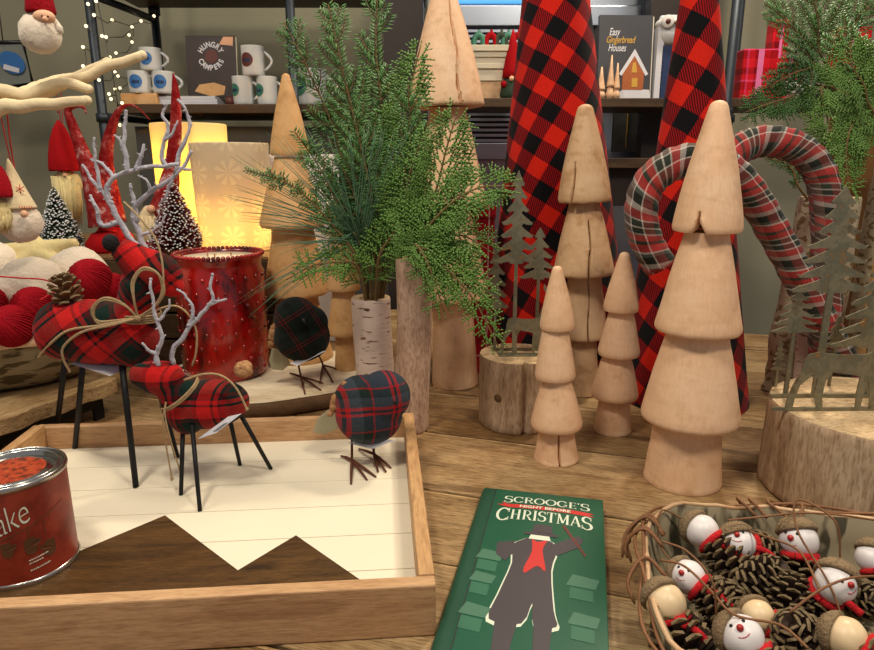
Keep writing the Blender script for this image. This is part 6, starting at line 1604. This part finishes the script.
cedar_branch('dense cedar spray in the middle, right of the brownish birch vase', [start(B2, h2, .006, .004)] + PT((420, 246, .98), (440, 236, .97), (464, 236, .96), (488, 250, .955)), .065, 24, grp=gR, dens=1.2)
cedar_branch('inner cedar spray leaning left into the fir branches', [start(B2, h2, -.004, .004)] + PT((408, 232, 1.0), (406, 200, .99), (412, 165, .985), (424, 135, .98)), .060, 25, grp=gR)
cedar_branch('lower cedar spray spreading between vase and metal firs', [start(B2, h2, .008, .0)] + PT((424, 252, .965), (448, 262, .955), (470, 276, .95), (496, 300, .945)), .050, 26, grp=gR, dens=1.2)
gF = 'evergreen sprays at the right edge'
_, B5, h5, r5 = V5; _, B4, h4, r4 = V4; _, B3, h3, r3 = V3
Y5 = B5.y
fir_branch('fir branch pointing up left beside the red plaid packs', None, [start(B5, h5, -.006, 0)] + PT((816, 66, Y5 - .02), (802, 40, Y5 - .04), (786, 20, Y5 - .05), (765, 4, Y5 - .06)), .10, 30, grp=gF)
fir_branch('fir branch rising over the brown bark vase to the top edge', None, [start(B5, h5, 0, -.004)] + PT((822, 58, Y5 - .03), (818, 20, Y5 - .05), (808, -20, Y5 - .06), (800, -50, Y5 - .06)), .11, 31, grp=gF)
fir_branch('fir branch arching right from the brown bark vase', None, [start(B5, h5, .006, 0)] + PT((834, 60, Y5 - .03), (850, 30, Y5 - .05), (868, 8, Y5 - .06), (890, -10, Y5 - .06)), .11, 32, grp=gF)
fir_branch('dark fir branch low before the brown bark vase', None, [start(B5, h5, -.002, -.006)] + PT((818, 72, Y5 - .05), (804, 70, Y5 - .08), (788, 76, Y5 - .09), (770, 86, Y5 - .10)), .075, 33, grp=gF, mat='fir_dark')
Y4 = B4.y
fir_branch('fir branch hanging in from the right picture edge', None, [start(B4, h4, -.004, 0)] + PT((868, 110, Y4 - .03), (860, 80, Y4 - .05), (848, 56, Y4 - .06), (836, 30, Y4 - .06)), .10, 34, grp=gF)
cedar_branch('cedar spray spreading left above the canes', [start(B5, h5, -.004, -.010)] + PT((812, 84, Y5 - .06), (792, 96, Y5 - .09), (768, 104, Y5 - .10), (746, 112, Y5 - .11)), .065, 35, grp=gF, dens=1.1, mat='cedar_dark' if 'cedar_dark' in M else 'cedar')
cedar_branch('cedar spray hanging down before the brown bark vase', [start(B5, h5, .0, -.012)] + PT((824, 86, Y5 - .07), (826, 110, Y5 - .10), (832, 140, Y5 - .11), (836, 172, Y5 - .11)), .075, 36, grp=gF, dens=1.1)
cedar_branch('cedar spray at the right edge over the right birch vase', [start(B4, h4, -.004, -.010)] + PT((862, 122, Y4 - .05), (850, 130, Y4 - .08), (846, 160, Y4 - .09), (850, 196, Y4 - .09)), .060, 37, grp=gF, dens=1.1)
cedar_branch('cedar spray rising at the right edge', [start(B4, h4, 0, -.006)] + PT((872, 110, Y4 - .05), (864, 86, Y4 - .07), (852, 66, Y4 - .08), (850, 44, Y4 - .08)), .085, 38, grp=gF, dens=1.1)
cedar_branch('middle cedar spray between both right vases', [start(B5, h5, .008, -.008)] + PT((838, 90, Y5 - .07), (852, 98, Y5 - .10), (864, 112, Y5 - .11), (880, 122, Y5 - .11)), .075, 39, grp=gF, dens=1.1)
fir_branch('dark sprig in the old lichened birch vase, between the canes', None, [start(B3, h3, -.004, 0)] + PT((798, 186, B3.y - .02), (794, 172, B3.y - .02), (782, 162, B3.y - .02), (764, 158, B3.y - .02)), .035, 40, grp=gF, mat='fir_dark', needle=.011)
# ============================================================ light and camera
def area(name, loc, size, power, col, target):
    l = bpy.data.lights.new(name, 'AREA'); l.shape = 'DISK'; l.size = size; l.energy = power; l.color = col
    o = bpy.data.objects.new(name, l); C.objects.link(o); o.location = loc
    o.rotation_euler = (V(target) - V(loc)).to_track_quat('-Z', 'Y').to_euler(); return o
area('ceiling_spot', (.9, 1.7, 1.9), .20, 25, (1, .85, .66), (0, .9, 0))
area('ceiling_spot', (-.5, .15, 1.9), .30, 17, (1, .89, .74), (.1, .9, .1))
area('ceiling_spot', (.7, -.1, 1.8), .30, 15, (1, .87, .70), (.4, .9, .1))
area('ceiling_spot', (-1.3, 1.0, 1.9), .3, 9, (1, .89, .74), (-.6, 1.1, .1))
area('ceiling_spot', (.3, 1.7, 2.2), .5, 4, (1, .86, .7), (.2, 2.5, .2))
w = bpy.data.worlds.new('room_air'); bpy.context.scene.world = w; w.use_nodes = True
w.node_tree.nodes['Background'].inputs[0].default_value = (.85, .84, .90, 1); w.node_tree.nodes['Background'].inputs[1].default_value = .30
cam = bpy.data.cameras.new('camera'); co = bpy.data.objects.new('camera', cam); C.objects.link(co)
co.location = EYE; co.rotation_euler = (pi / 2 - PITCH, 0, 0); cam.sensor_width = 36; cam.lens = F * 36 / 874; cam.clip_start = .01
bpy.context.scene.camera = co
sc = bpy.context.scene; sc.view_settings.view_transform = 'Standard'; sc.view_settings.look = 'None'; sc.view_settings.exposure = 0; sc.view_settings.gamma = 1
sc.view_settings.use_curve_mapping = False
